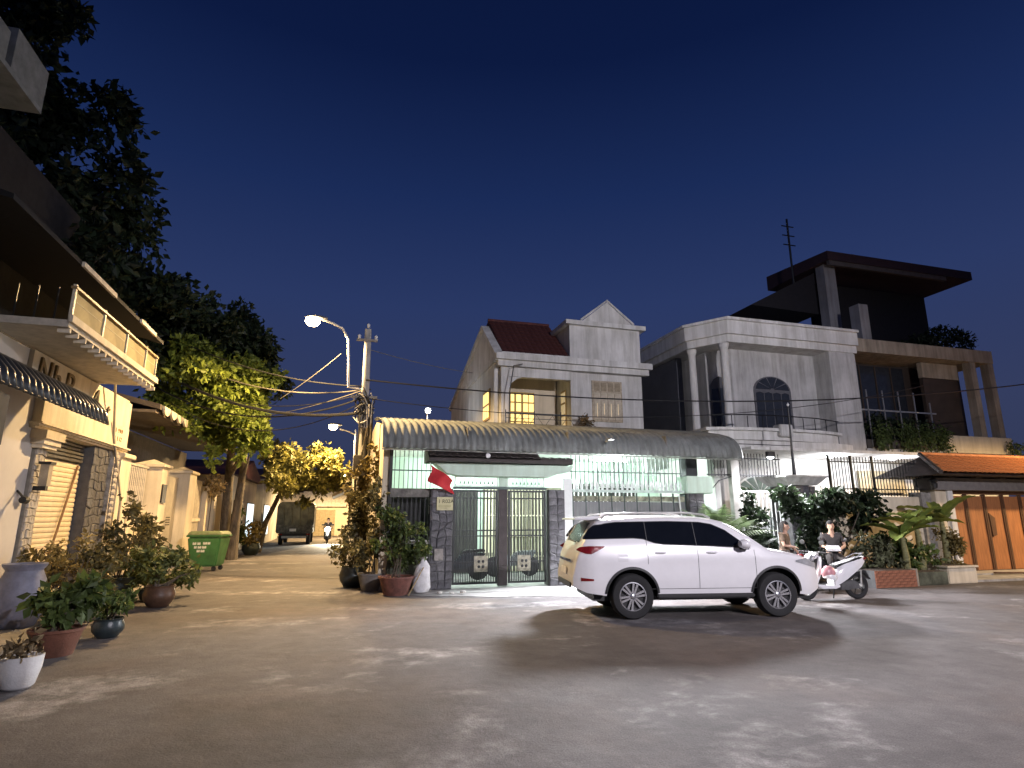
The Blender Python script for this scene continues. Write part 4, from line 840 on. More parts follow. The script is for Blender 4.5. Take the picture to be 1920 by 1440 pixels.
# ------------------------------------------------------------------ wall, pillars and gate along the left side of the alley
gw_ = thing('garden_wall', 'cream garden wall with white bar grille panel next to the shophouse', 'wall', (-5.6, 19, 0))
box('low_wall', cream, gw_, -5.75, -5.58, 17.86, 20.15, 0, 1.86); box('sill', cream, gw_, -5.8, -5.5, 17.86, 20.15, 1.862, 1.96)
box('sill', cream, gw_, -5.78, -5.53, 17.86, 20.15, 1.78, 1.855)
gb = boxmesh('bar', .05, .05, 1.12, mat('pale_bars', (.55, .50, .42), .6))
for k in range(14): inst('bar', gb, gw_, (-5.65, 17.98 + .155 * k, 2.62))
for z in (2.02, 3.19): box('rail', mat('pale_bars', (.55, .50, .42)), gw_, -5.69, -5.61, 17.86, 20.15, z, z + .06)
box('screen', mat('screen_grey', (.22, .20, .17), .9), gw_, -5.78, -5.76, 17.86, 20.15, 1.97, 3.2)
def cpil(label, y0, y1, h, sw=None):
    t = thing('wall_pillar', label, 'pillar', (-5.55, (y0 + y1) / 2, 0))
    box('shaft', cream, t, -6.0, -5.25, y0, y1, 0, h)
    box('cap', cream, t, -6.08, -5.17, y0 - .08, y1 + .08, h + .001, h + .1, bevel=.015)
    MB().add([(-6.04, y0 - .04, h + .102), (-5.21, y0 - .04, h + .102), (-5.21, y1 + .04, h + .102), (-6.04, y1 + .04, h + .102), (-5.62, (y0 + y1) / 2, h + .27)], [(3, 2, 1, 0), (0, 1, 4), (1, 2, 4), (2, 3, 4), (3, 0, 4)]).build('crown', cream, t)
    return t
p = cpil('cream capped wall pillar with a dark letterbox, nearer to the shophouse', 20.2, 20.95, 3.25)
box('letterbox', plastic_b, p, -5.249, -5.2, 20.3, 20.72, 2.2, 2.75)
cpil('wide cream capped wall pillar beside the green bin', 23.7, 24.75, 3.3)
sg_ = thing('sheet_gate', 'plain beige sheet gate between the two cream capped pillars', 'gate', (-5.6, 22.3, 0))
for k in range(2):
    lf = box('leaf', mat('beige_sheet', (.40, .35, .27), .55, var=.08), sg_, -5.66, -5.6, 21.0 + 1.35 * k, 22.3 + 1.35 * k, .1, 3.05 + .08 * k)
    for q in range(4): box('vent', mat('vent_dark', (.08, .07, .05)), lf, -5.599, -5.592, 21.25 + 1.35 * k, 21.75 + 1.35 * k, 1.5 + .08 * q, 1.54 + .08 * q)
lw2 = thing('garden_wall', 'low cream wall with paler posts beyond the green bin', 'wall', (-5.5, 28, 0))
box('panel', mat('beige_panel', (.40, .35, .27), .7), lw2, -5.6, -5.5, 24.85, 27.0, 0, 3.2); box('band', cream, lw2, -5.5, -5.44, 24.85, 27.0, 1.6, 1.72)
for y in (27.05, 28.7, 30.5): box('post', cream, lw2, -5.7, -5.3, y, y + .5, 0, 3.0)
box('panel', mat('beige_panel', (.40, .35, .27)), lw2, -5.6, -5.52, 27.56, 30.5, 0, 2.6)
V, F = leaves([(-5.2, 27.6, 3.0, .45, .6, .45)], 420, .14, 61); t = thing('climbing_plant', 'pale flowering creeper over the wall posts beyond the bin', 'plant', (-5.3, 27.6, 2.6)); leafmesh('foliage', leafmat('pale_creeper', (.34, .26, .12), (.16, .11, .05)), t, V, F); MB().tube([(-5.25, 27.6, .07), (-5.2, 27.6, 2.9)], .02, 5).build('stem', bark, t)
# house behind the wall with scalloped eave tiles
hc = thing('low_house', 'dark low house behind the garden wall with a scalloped pale tile eave', 'house', (-8, 23, 0))
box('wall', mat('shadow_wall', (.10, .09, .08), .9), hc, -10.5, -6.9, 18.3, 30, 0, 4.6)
box('soffit', mat('soffit_brown', (.13, .105, .08), .9), hc, -6.9, -5.1, 18.2, 29, 4.62, 4.7)
MB().prism([(-10.5, 6.2), (-5.0, 4.86), (-5.0, 4.72), (-10.5, 6.0)], 'y', 18.2, 29).build('roof', mat('brown_roof', (.10, .08, .06), .85), hc)
for k in range(14):
    y = 18.7 + .74 * k; pp = [(y + .32 * math.cos(a), 4.84 - .24 * math.sin(a)) for a in [math.pi * q / 8 for q in range(9)]]
    MB().prism(pp, 'x', -4.99, -4.93).build('eave_tile', mat('eave_cream', (.68, .60, .44), .7), hc)
dp = tag(MB().tube([(-5.3, 15.6, 5.0), (-5.42, 16.4, 3.7), (-5.36, 17.3, 2.2), (-5.36, 17.4, .1)], .028, 6).build('drain_pipe', mat('pipe_grey', (.30, .27, .22), .6)), 'thin drain pipe slanting down from the balcony end to the ground', 'pipe')

# ------------------------------------------------------------------ trees
def scatter(blobs, seed, k=9):
    g = random.Random(seed * 3 + 1); out = []
    for b in blobs:
        for _ in range(k):
            f = g.uniform(.22, .5); out.append((b[0] + g.gauss(0, .55) * b[3], b[1] + g.gauss(0, .55) * b[4], b[2] + g.gauss(.05, .55) * b[5], b[3] * f, b[4] * f, b[5] * f * g.uniform(.7, 1.6)))
    return out
def tree(label, base, trunk, limbs, crowns, group=None, rt=.24):
    t = thing('tree', label, 'tree', base, group=group)
    n = len(trunk); MB().tube(trunk, [rt * (1 - .55 * k / (n - 1)) for k in range(n)], 10).build('trunk', bark, t, smooth=True)
    for l in limbs: MB().tube(l, [rt * .5 * (1 - .8 * k / (len(l) - 1)) for k in range(len(l))], 7).build('limb', bark, t, smooth=True)
    for blobs, n, size, seed, m in crowns:
        V, F = leaves(scatter(blobs, seed, 14), int(n * 1.15), size, seed, hollow=.3); leafmesh('crown', m, t, V, F)
    return t
tree('tall street tree whose lower leaves glow yellow-green beside the lamp', (-4.75, 29, 0),
     [(-4.75, 29, 0), (-4.8, 28.8, 2), (-4.7, 28.0, 4), (-4.4, 26, 6), (-4.3, 24, 8)],
     [[(-4.7, 28, 4), (-4.2, 25, 5), (-3.9, 22.5, 5.6)], [(-4.5, 26.8, 5.2), (-4.0, 24, 5.8), (-3.4, 22.5, 6.6)], [(-4.4, 26, 6), (-5.0, 23, 7.5), (-5.4, 21, 8)], [(-4.7, 28.2, 3.5), (-3.9, 25.5, 4.2), (-3.4, 23.5, 4.5)]],
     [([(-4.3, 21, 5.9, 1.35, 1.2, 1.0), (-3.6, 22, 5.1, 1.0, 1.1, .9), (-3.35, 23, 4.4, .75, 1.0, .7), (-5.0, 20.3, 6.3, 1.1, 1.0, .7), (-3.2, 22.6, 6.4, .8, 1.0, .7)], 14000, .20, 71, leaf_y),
      ([(-4.3, 22.4, 8.4, 1.5, 1.6, 1.4), (-5.6, 20.6, 8.5, 1.6, 1.6, 1.4), (-3.5, 23, 7.4, .9, 1.1, .8), (-4.8, 21.5, 7.4, 1.4, 1.4, .9), (-2.75, 23.2, 6.6, .5, .7, .4)], 11000, .24, 72, leaf_d)])  # upper crown above the lamp: its shade is put into darker leaves
tree('huge dark tree towering over the shophouse at the upper left', (-9.5, 18, 0),
     [(-9.5, 18, 0), (-9.4, 18, 4), (-9.0, 17.8, 7), (-8.5, 17.6, 10)],
     [[(-9, 17.8, 7), (-7.5, 17.2, 9), (-6.6, 17, 10.5)], [(-9, 17.8, 6), (-8, 16, 8.5), (-7.5, 15, 10)]],
     [([(-8.0, 17, 10.6, 1.9, 1.7, 2.0), (-6.9, 18, 9.3, 1.4, 1.4, 1.6), (-8.2, 16, 8.2, 1.9, 1.5, 1.3), (-6.6, 19, 7.7, 1.2, 1.3, 1.0), (-9.5, 16.5, 12.2, 2.2, 1.8, 2.2), (-8.6, 15.2, 13.5, 1.4, 1.4, 1.5)], 15000, .27, 73, leaf_d)], rt=.35)
tree('leafy round tree over the lane lit from within by the far lamp', (-2.3, 34.5, 0),
     [(-3.9, 33.5, 0), (-3.6, 33, 1.5), (-2.9, 32, 3), (-2.2, 31.5, 4)], [[(-2.9, 32, 3), (-1.6, 31.5, 4)], [(-2.9, 32, 3), (-3.2, 30.5, 4.2)]],
     [([(-1.9, 31.5, 4.4, 1.5, 1.2, 1.0), (-.75, 31.6, 4.3, .85, 1.0, .75), (-2.9, 30.8, 4.2, 1.0, 1.0, .9), (-2.2, 32, 3.4, 1.3, 1.0, .6), (-.4, 32, 3.7, .6, .8, .45)], 6500, .24, 74, leafmat('leaf_olive', (.15, .14, .035), (.055, .055, .015)))], rt=.16)
tree('pale mottled second trunk standing close to the tall street tree', (-4.35, 28.2, 0), [(-4.3, 28.2, 0), (-4.3, 28.2, 1.5), (-4.2, 28.1, 3.2), (-4.1, 27.6, 5)], [[(-4.2, 28.1, 3.2), (-3.8, 27, 4.4)]], [([(-4.0, 27.2, 5.0, .8, .9, .7)], 900, .22, 75, leaf_g)], rt=.24)

# ------------------------------------------------------------------ the alley beyond
def lane_house(label, x0, x1, y0, y1, h, m, roofm, open_side, wins, seed):
    t = thing('lane_house', label, 'house', ((x0 + x1) / 2, y0, 0))
    box('wall', m, t, x0, x1, y0, y1, 0, h)
    xs = x1 if open_side > 0 else x0
    MB().prism([(y0 - .3, h + .01), (y1 + .3, h + .01), ((y0 + y1) / 2, h + 1.1)], 'x', x0 - .3, x1 + .3).build('roof', roofm, t)
    for (a, c, z0, z1, mm) in wins:
        f = box('window', mat('dark_frame', (.10, .10, .11)), t, xs - .02 if open_side > 0 else xs - .04, xs + .04 if open_side > 0 else xs + .02, a, c, z0, z1)
        box('pane', mm, f, xs + .041 if open_side > 0 else xs - .05, xs + .05 if open_side > 0 else xs - .041, a + .08, c - .08, z0 + .08, z1 - .08)
    return t
cold = mat('cold_lit_window', (.6, .7, .75), emit=(.75, .92, 1.), es=1.6, bump=0, var=.1)
warmw = mat('warm_lit_wall', (.72, .62, .42), .8, var=.1)
lane_house('lane house with an open cold-lit shopfront left of the truck', -9, -5.2, 32, 41, 3.8, cream, redtile, 1, [(33, 36, .6, 2.6, pane_n), (37.5, 40.3, .5, 2.6, cold)], 1)
lane_house('second lane house on the left behind the parked truck', -9, -4.9, 42, 54, 4.2, grey_wall, redtile, 1, [(43, 46, .5, 2.6, cold)], 2)
lane_house('lane house on the right behind the corner pole', 1.3, 6, 30.6, 38, 3.6, cream, redtile, -1, [(32, 34, 1, 2.4, pane_n)], 3)
lane_house('second lane house on the right with a low tiled eave', 1.5, 6, 39, 52, 3.2, cream, redtile, -1, [(40, 43, .8, 2.2, pane_n)], 4)
eh = thing('lane_house', 'brightly lit pale house closing the far end of the lane', 'house', (-1.5, 60, 0))
box('wall', mat('end_wall', (.74, .68, .54), .8, var=.06), eh, -6, 4, 60, 66, 0, 4.0); box('sign_board', mat('pale_board', (.78, .75, .66), .7), eh, -3.4, .6, 59.6, 59.9, 2.7, 4.1)
box('shutter', mat('end_shutter', (.45, .38, .25), .7), eh, -2.4, -.4, 59.95, 59.99, 0, 2.4); MB().prism([(59, 4.2), (66, 4.2), (62.5, 5.6)], 'x', -6.5, 4.5).build('roof', redtile, eh)
cobra('street_lamp', 'warm lamp on a wall bracket lighting the far end of the lane', (1.3, 52, 0), [(1.5, 52, 5), (.6, 52, 5.3)], (.2, 52, 5.25), 9000, WARM, pole=[(1.4, 52, 0), (1.5, 52, 5.1)])
er = thing('tiled_shed', 'small shed with a pale sagging tiled eave on the right side of the lane', 'shed', (1.0, 36, 0))
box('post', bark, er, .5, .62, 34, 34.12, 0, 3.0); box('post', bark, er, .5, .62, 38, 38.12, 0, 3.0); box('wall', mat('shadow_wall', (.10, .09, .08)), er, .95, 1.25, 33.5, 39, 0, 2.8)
MB().prism([(-.45, 2.95), (1.28, 3.75), (1.28, 3.62), (-.45, 2.82)], 'y', 33.6, 38.9).build('roof', mat('pale_tiles', (.42, .36, .26), .8, var=.3, scale=5, stretch=(.4, 4, 1)), er)

# ------------------------------------------------------------------ potted plants
leaf_o = leafmat('leaf_dry_olive', (.12, .105, .045), (.045, .042, .016))
def pot_prof(kind, r, h):
    if kind == 'round': return [(r * .55, 0), (r * .62, .01), (r * .95, h * .35), (r, h * .6), (r * .86, h * .88), (r * .95, h), (r * .85, h), (r * .8, h * .9)]
    if kind == 'bowl': return [(r * .6, 0), (r * .75, h * .1), (r * .95, h * .6), (r, h), (r * .9, h), (r * .85, h * .9)]
    if kind == 'jar': return [(r * .62, 0), (r * .7, .01), (r * .98, h * .25), (r, h * .45), (r * .9, h * .72), (r * .72, h * .88), (r * .72, h * .9), (r * .86, h * .97), (r * .86, h), (r * .7, h), (r * .66, h * .9)]
    return [(r * .72, 0), (r, h * .9), (r * 1.07, h * .9), (r * 1.07, h), (r * .94, h), (r * .9, h * .9)]
def potted(label, x, y, kind, r, h, pm, blobs, n, size, seed, lm, z=0., stems=5, name='potted_plant', cat='potted plant', group=None):
    t = thing(name, label, cat, (x, y, z), group=group)
    p = MB().lathe(pot_prof(kind, r, h), (x, y, z), 22).build('pot', pm, t, smooth=50)
    MB().lathe([(.0, h * .9), (r * .8, h * .88)], (x, y, z), 16).build('soil', soil, p)
    if blobs:
        g = random.Random(seed); top = max(b[2] for b in blobs)
        for k in range(stems):
            b = g.choice(blobs); e = (x + b[0] + g.uniform(-.5, .5) * b[3], y + b[1] + g.uniform(-.5, .5) * b[4], z + b[2] + g.uniform(-.2, .6) * b[5])
            m0 = ((x + e[0]) / 2 + g.uniform(-.05, .05), (y + e[1]) / 2, (z + h * .9 + e[2]) / 2 + .05)
            MB().tube([(x + g.uniform(-.3, .3) * r, y + g.uniform(-.3, .3) * r, z + h * .88), m0, e], [.016, .012, .005], 5).build('stem', bark, t)
        V, F = leaves(scatter([(x + b[0], y + b[1], z + b[2], *b[3:]) for b in blobs], seed), n, size, seed, hollow=.15); leafmesh('foliage', lm, t, V, F)
    return t
tag(MB().lathe(pot_prof('jar', .35, .98), (-4.88, 11.8, .07), 26).build('ceramic_jar', ceramic_b, smooth=50), 'large blue-grey glazed water jar on the left pavement edge', 'jar')
potted('white ceramic pot with a small dry plant at the lower left corner', -3.22, 8.05, 'bowl', .205, .33, ceramic_w, [(0, 0, .42, .16, .16, .1)], 90, .1, 81, mat('dry_leaf', (.14, .10, .05)), stems=3)
potted('red-brown terracotta pot with a spiky grass plant in the left foreground', -3.55, 9.75, 'pot', .30, .34, terracotta, [(.0, .25, .60, .26, .25, .24), (.15, .3, .7, .2, .2, .2)], 520, .17, 82, leaf_g)
potted('dark pot with a small round shrub at the road edge, left foreground', -3.3, 10.9, 'round', .22, .28, ceramic_d, [(0, 0, .48, .26, .26, .22), (.1, .1, .6, .15, .15, .12)], 700, .1, 83, leaf_g)
potted('round brown pot with a broad flowering bush at the road edge', -3.45, 14.15, 'round', .30, .42, mat('brown_glaze', (.10, .055, .035), .4, var=.25), [(0, 0, .78, .52, .5, .30), (.15, .1, 1.0, .35, .3, .2), (-.25, 0, .7, .3, .3, .2), (.62, .2, .66, .22, .2, .14)], 1300, .12, 84, leafmat('leaf_fresh', (.13, .15, .05), (.04, .055, .018)))
potted('tall leafy shrub in a big tub before the slate pillar', -4.55, 15.2, 'pot', .34, .45, ceramic_d, [(0, 0, 1.1, .45, .4, .45), (.1, .1, 1.75, .35, .3, .4), (-.3, -.2, .8, .4, .4, .3), (.25, .3, 1.3, .3, .3, .5)], 1000, .13, 85, leaf_o, z=.07)
potted('sparse twiggy shrub in front of the cream roller shutter', -4.95, 13.3, 'pot', .24, .32, terracotta, [(-.1, .2, .95, .45, .55, .3), (.1, -.4, .8, .4, .4, .25), (0, .7, 1.0, .35, .35, .35)], 900, .11, 86, leafmat('leaf_tan', (.20, .16, .06), (.08, .06, .02)), z=.07, stems=10)
potted('bushy green shrub between the water jar and the slate pillar', -4.4, 12.5, 'pot', .28, .34, ceramic_d, [(.15, 0, .62, .34, .3, .25), (.2, .5, .8, .35, .35, .3), (0, .4, 1.05, .25, .25, .28)], 700, .12, 87, leaf_o, z=.07)
potted('shrub against the garden wall left of the letterbox pillar', -5.0, 18.6, 'pot', .26, .34, terracotta, [(0, 0, 1.0, .4, .6, .5), (.1, -.6, 1.35, .3, .35, .45), (0, .5, .7, .35, .4, .3)], 800, .13, 88, leaf_o, z=.07)
potted('low shrub with pale leaves beside the round brown pot', -3.9, 15.3, 'bowl', .26, .25, ceramic_d, [(0, 0, .5, .4, .4, .2), (.4, .5, .45, .3, .3, .15)], 800, .13, 89, leafmat('leaf_fresh', (.13, .15, .05), (.04, .055, .018)))
potted('dark pot with white blossoms at the foot of the street tree', -4.0, 31.5, 'round', .42, .6, ceramic_d, [(0, 0, 1.0, .6, .5, .4)], 500, .16, 90, leafmat('leaf_tan', (.20, .16, .06), (.08, .06, .02)))
potted('second dark pot at the foot of the street tree, nearer the trunk', -4.75, 30.6, 'round', .36, .55, ceramic_d, [(0, 0, .95, .5, .5, .35), (.2, .4, 1.6, .35, .35, .5)], 600, .16, 91, leaf_g)
# cluster by the corner pole
potted('dark blue-green glazed pot at the alley corner with a tall shrub', .42, 16.6, 'round', .34, .52, ceramic_d, [(0, 0, 1.3, .45, .4, .55), (.1, .1, 2.0, .35, .3, .45), (-.1, -.1, .85, .45, .4, .3)], 1500, .12, 92, leaf_o)
potted('tall leafy shrub in a grey tub under the corner pole', .85, 15.7, 'pot', .32, .42, mat('grey_tub', (.16, .15, .14), .8), [(0, .1, 1.25, .5, .4, .5), (-.1, .1, 1.9, .4, .35, .5), (.3, .2, 1.0, .4, .4, .4)], 1500, .12, 93, leaf_o)
potted('wide red-brown terracotta tub with a dense bush near the white sack', 1.38, 14.75, 'pot', .40, .42, mat('red_tub', (.16, .065, .05), .7, var=.3), [(0, .1, .9, .55, .45, .35), (.25, .2, 1.3, .45, .35, .3), (-.2, .3, 1.5, .4, .35, .4)], 1500, .12, 94, leaf_g)
potted('small dark pot on the low wall sill left of the flag pillar', 1.65, 15.45, 'pot', .10, .12, ceramic_d, [(0, 0, .3, .22, .12, .16)], 160, .1, 95, leafmat('leaf_pale', (.3, .32, .2), (.1, .12, .05)), z=1.22, stems=3)
V, F = leaves([(.78, 17.35, 3.0, .3, .25, .8), (.4, 17.35, 2.6, .3, .2, .7)], 700, .14, 96); t = thing('climbing_plant', 'creeper hanging down the cables of the corner pole', 'plant', (.6, 17.35, 1.9)); leafmesh('foliage', leafmat('leaf_tan', (.20, .16, .06), (.08, .06, .02)), t, V, F); MB().tube([(.6, 17.4, 0), (.62, 17.38, 3.4)], .02, 5).build('stem', bark, t)
# white sack and stick
b = MB(); b.lathe([(.0, 0), (.17, .0), (.205, .1), (.20, .35), (.18, .58), (.09, .70), (.05, .74), (.10, .80), (.0, .80)], (0, 0, 0), 20)
g = random.Random(6); b.v = [(x * (1 + .10 * math.sin(9 * z + 3 * x)) + .06 * z, y * .7 * (1 + .1 * math.sin(7 * z + x * 9)), z) for x, y, z in b.v]
sk = b.build('white_sack', mat('woven_sack', (.62, .63, .65), .8, var=.12, scale=9, bump=.6, bscale=14), None, smooth=70); sk.location = (1.98, 14.75, .44); tag(sk, 'tied white woven sack standing beside the dark gate pillar', 'sack')
tag(MB().tube([(1.62, 14.30, .02), (1.98, 14.5, .62)], .014, 6).build('wooden_stick', twig), 'thin wooden stick leaning between the terracotta tub and the sack', 'stick')
for i, (x, y, s) in enumerate(((2.35, 14.35, .07), (2.62, 14.25, .06), (2.9, 14.3, .08))):
    tag(MB().lathe([(.0, 0), (s, s * .2), (s * .9, s * .7), (.0, s)], (x, y, .03), 7).build('loose_stone', conc), ('small loose stone on the forecourt edge, nearest the sack', 'smallest loose stone on the forecourt edge, between the other two', 'largest loose stone on the forecourt edge, nearest the gate')[i], 'stone')

# right-hand planting
def palm(label, x, y, z, n, L, m, seed, name='palm', th=1.15):
    t = thing(name, label, 'palm', (x, y, z)); g = random.Random(seed)
    MB().tube([(x, y, z), (x + .04, y, z + th * .6), (x, y, z + th + .05)], [.13, .1, .08], 8).build('trunk', bark, t)
    for k in range(n):
        a = 6.28 * k / n + g.uniform(-.2, .2); el = g.uniform(.5, 1.35); l = L * g.uniform(.8, 1.1); b = MB(); prev = None; pts = []
        for q in range(11):
            s = q / 10 * l; r_ = s * math.cos(el) + .12 * s * s; h_ = s * math.sin(el) - .30 * s * s / L
            pts.append(Vector((x + math.cos(a) * r_, y + math.sin(a) * r_, z + th + h_)))
        b.tube(pts, [.014 * (1 - .8 * q / 10) for q in range(11)], 4)
        for q in range(2, 21):
            f = q / 20 * 10; i = min(9, int(f)); p = pts[i].lerp(pts[i + 1], f - i); d = (pts[i + 1] - pts[i]).normalized(); s_ = d.cross(Vector((0, 0, 1))).normalized(); ll = .34 * math.sin(math.pi * min(1, q / 21 + .1)) * L / 1.3 + .06
            for sg in (-1, 1):
                tip = p + s_ * sg * ll + d * ll * .55 - Vector((0, 0, ll * .35)); w = d * .034; o = len(b.v)
                b.add([p - w, p + w, tip], [(0, 1, 2)])
        b.build('frond', m, t)
    return t
palm('feathery palm behind the white car, before the open gateway', 9.95, 14.3, .012, 13, 1.5, leafmat('palm_leaf', (.10, .14, .06), (.03, .05, .02)), 101)
palm('second smaller palm just right of the feathery palm', 10.95, 14.6, .012, 10, 1.2, leaf_d, 102, th=.8)
def bush(label, x, y, blobs, n, size, seed, m, name='bush', stems=6):
    t = thing(name, label, 'bush', (x, y, 0)); g = random.Random(seed)
    V, F = leaves(scatter([(x + b[0], y + b[1], b[2], *b[3:]) for b in blobs], seed, 8), n, size, seed, hollow=.15); leafmesh('foliage', m, t, V, F)
    for k in range(stems):
        b = blobs[k % len(blobs)]; MB().tube([(x + g.uniform(-.2, .2), y, .02), (x + b[0] * .5, y + b[1] * .5, b[2] * .5), (x + b[0], y + b[1], b[2])], [.035, .025, .01], 6).build('stem', bark, t)
    return t
bush('dark leafy bush in front of the open gateway left of the capped pillar', 11.35, 14.7, [(0, 0, 1.9, .4, .35, .5), (.1, .1, 1.2, .45, .35, .6)], 1500, .15, 103, leaf_d)
bush('big dark spreading bush covering the capped pillar behind the seated people', 13.6, 14.35, [(-.3, 0, 2.1, .8, .5, .55), (.6, 0, 2.15, .8, .5, .45), (1.4, 0, 2.1, .7, .45, .4), (-.5, .1, 1.3, .6, .45, .7), (.2, .2, 1.3, .5, .4, .5), (1.9, -.1, 1.95, .4, .35, .25)], 5200, .17, 104, leaf_d)
bush('grey-green round shrub right of the seated person', 14.15, 13.3, [(0, 0, 1.0, .5, .4, .4), (.3, 0, .7, .4, .35, .4), (-.1, 0, .6, .4, .35, .35)], 1500, .12, 105, leafmat('leaf_grey', (.10, .105, .06), (.04, .045, .02)))
bush('thick green bush behind the brick planter', 15.0, 13.4, [(0, 0, .75, .5, .35, .35), (.6, 0, .65, .45, .3, .35)], 1200, .16, 106, leaf_g)
bush('feathery tan shrub in the cream planter before the wooden gate', 16.95, 13.35, [(0, 0, .85, .38, .35, .4), (.2, 0, 1.15, .28, .25, .3)], 1000, .10, 107, leafmat('leaf_tan', (.20, .16, .06), (.08, .06, .02)))
def banana(label, x, y, hs, n, seed, L=1.35):
    t = thing('banana_plant', label, 'banana plant', (x, y, .06)); g = random.Random(seed)
    MB().tube([(x, y, .06), (x + .03, y, hs * .6), (x, y, hs)], [.11, .09, .06], 10).build('stem', mat('banana_stem', (.20, .19, .08), .7, var=.3, stretch=(1, 1, 4)), t, smooth=True)
    for k in range(n):
        a = 6.28 * k / n + g.uniform(-.3, .3); el = g.uniform(.45, 1.3); l = L * g.uniform(.75, 1.15); W = .2 * g.uniform(.8, 1.15)
        def P(u, v):
            s = v * l; r_ = s * math.cos(el) + .18 * s * s; h_ = s * math.sin(el) - .5 * s * s / l * (1.3 - el * .6)
            w = W * (math.sin(math.pi * min(1, .06 + v * .94)) ** .55) * (1 if v > .16 else v / .16 * .9 + .1); q = (u - .5) * 2
            fold = abs(q) * w * .45 + .02 * math.sin(v * 30 + k) * abs(q)
            return (x + math.cos(a) * r_ - math.sin(a) * q * w, y + math.sin(a) * r_ + math.cos(a) * q * w, hs + h_ + fold - .05)
        b = MB(); b.grid(P, 4, 14); b.build('leaf', leaf_b, t, smooth=60)
    return t
banana('banana plant with one upright leaf before the cream wall', 15.75, 13.3, 1.5, 8, 111)
banana('broad banana plant beside the cream pillar of the tiled gate', 16.9, 13.45, 1.65, 8, 112)
banana('lower banana plant with drooping leaves above the brick planter', 14.95, 13.1, 1.25, 7, 113, 1.2)
# planters
bpk = thing('brick_planter', 'low red brick planter at the roadside right of the scooter', 'planter', (13.9, 12.7, 0))
box('core', mortar, bpk, 13.32, 14.68, 12.62, 13.28, 0, .42)
bk = boxmesh('brick', .222, .03, .067, mat('red_brick', (.30, .12, .07), .85, var=.35, scale=7, bump=.4), .006)
bh = boxmesh('brick', .108, .03, .067, MATS['red_brick'], .006)
for j in range(6):
    for i in range(6 if j % 2 == 0 else 5):
        inst('brick', bk, bpk, (13.435 + .226 * i + (.113 if j % 2 else 0), 12.61, .035 + .071 * j), (0, random.uniform(-.01, .01), random.uniform(-.02, .02)))
    if j % 2:
        for x in (13.378, 14.622): inst('brick', bh, bpk, (x, 12.61, .035 + .071 * j))
MB().tube([(14.78, 12.75, 0), (14.78, 12.75, .44)], .09, 12).build('corner_post', mat('grey_post', (.3, .27, .22), .8), bpk)
box('soil', soil, bpk, 13.36, 14.64, 12.66, 13.24, .42, .43)
dpk = thing('stone_planter', 'dark stone planter box between the brick planter and the cream planter', 'planter', (15.3, 12.8, 0)); MB().box(14.9, 15.95, 12.75, 13.4, 0, .34).build('box', mat('mossy_wall', (.09, .10, .07)), dpk, bevel=.02); box('soil', soil, dpk, 14.95, 15.9, 12.8, 13.35, .34, .35)
cpk = thing('cream_planter', 'cream concrete planter box by the ramp of the wooden gate', 'planter', (16.6, 13.0, 0)); MB().box(16.1, 17.15, 12.85, 13.6, 0, .42).build('box', cream, cpk, bevel=.02); box('rim', cream, cpk, 16.06, 17.19, 12.81, 13.64, .421, .47); box('soil', soil, cpk, 16.15, 17.1, 12.9, 13.55, .47, .48)
# green bin
bn = thing('wheeled_bin', 'large green wheeled rubbish bin beside the cream pillar', 'bin', (-4.25, 22.9, .0), rz=R(-12), local=True); bn.scale = (.84, .84, .93)
def ring(w, d, z): return [(-w, -d, z), (w, -d, z), (w, d, z), (-w, d, z)]
b = MB(); b.add(ring(.50, .40, .16) + ring(.52, .42, .25) + ring(.64, .52, 1.10) + ring(.64, .52, 1.2), [(3, 2, 1, 0)] + [(i + 4 * j, (i + 1) % 4 + 4 * j, (i + 1) % 4 + 4 * j + 4, i + 4 * j + 4) for j in range(3) for i in range(4)] + [(12, 13, 14, 15)]); bd = b.build('body', bin_green, bn, bevel=.05)
MB().box(-.69, .69, -.57, .57, 1.2, 1.27).build('rim', bin_green, bn, bevel=.02)
MB().add(ring(.68, .56, 1.272) + ring(.60, .48, 1.40), [(3, 2, 1, 0), (4, 5, 6, 7)] + [(i, (i + 1) % 4, (i + 1) % 4 + 4, i + 4) for i in range(4)]).build('lid', mat('lid_faded', (.20, .24, .12), .55, var=.2), bn, bevel=.03)
for sx2 in (-1, 1):
    for sy in (-1, 1): MB().lathe([(.09, -.025), (.09, .025)], (.42 * sx2, .33 * sy, .09), 12, 'y').build('wheel', rubber, bn)
    MB().tube([(.69 * sx2, -.1, 1.22), (.78 * sx2, -.1, 1.25), (.78 * sx2, .1, 1.25), (.69 * sx2, .1, 1.22)], .025, 6).build('handle', bin_green, bn)
st = mat('white_stencil', (.62, .64, .56), .7, var=.25, scale=20)
for (x, w, z) in ((-.42, .14, .93), (-.24, .12, .93), (-.02, .16, .94), (.16, .1, .94), (-.36, .10, .80), (-.22, .14, .80), (-.05, .16, .80), (-.25, .12, .67), (-.1, .15, .67)):
    y = -.42 - .10 * (z - .25) / .85 - .004; MB().prism([(x, z), (x + w, z), (x + w, z + .085), (x + w * .6, z + .085), (x + w * .5, z + .05), (x + w * .35, z + .085), (x, z + .085)], 'y', y - .006, y).build('stencil', st, bd)
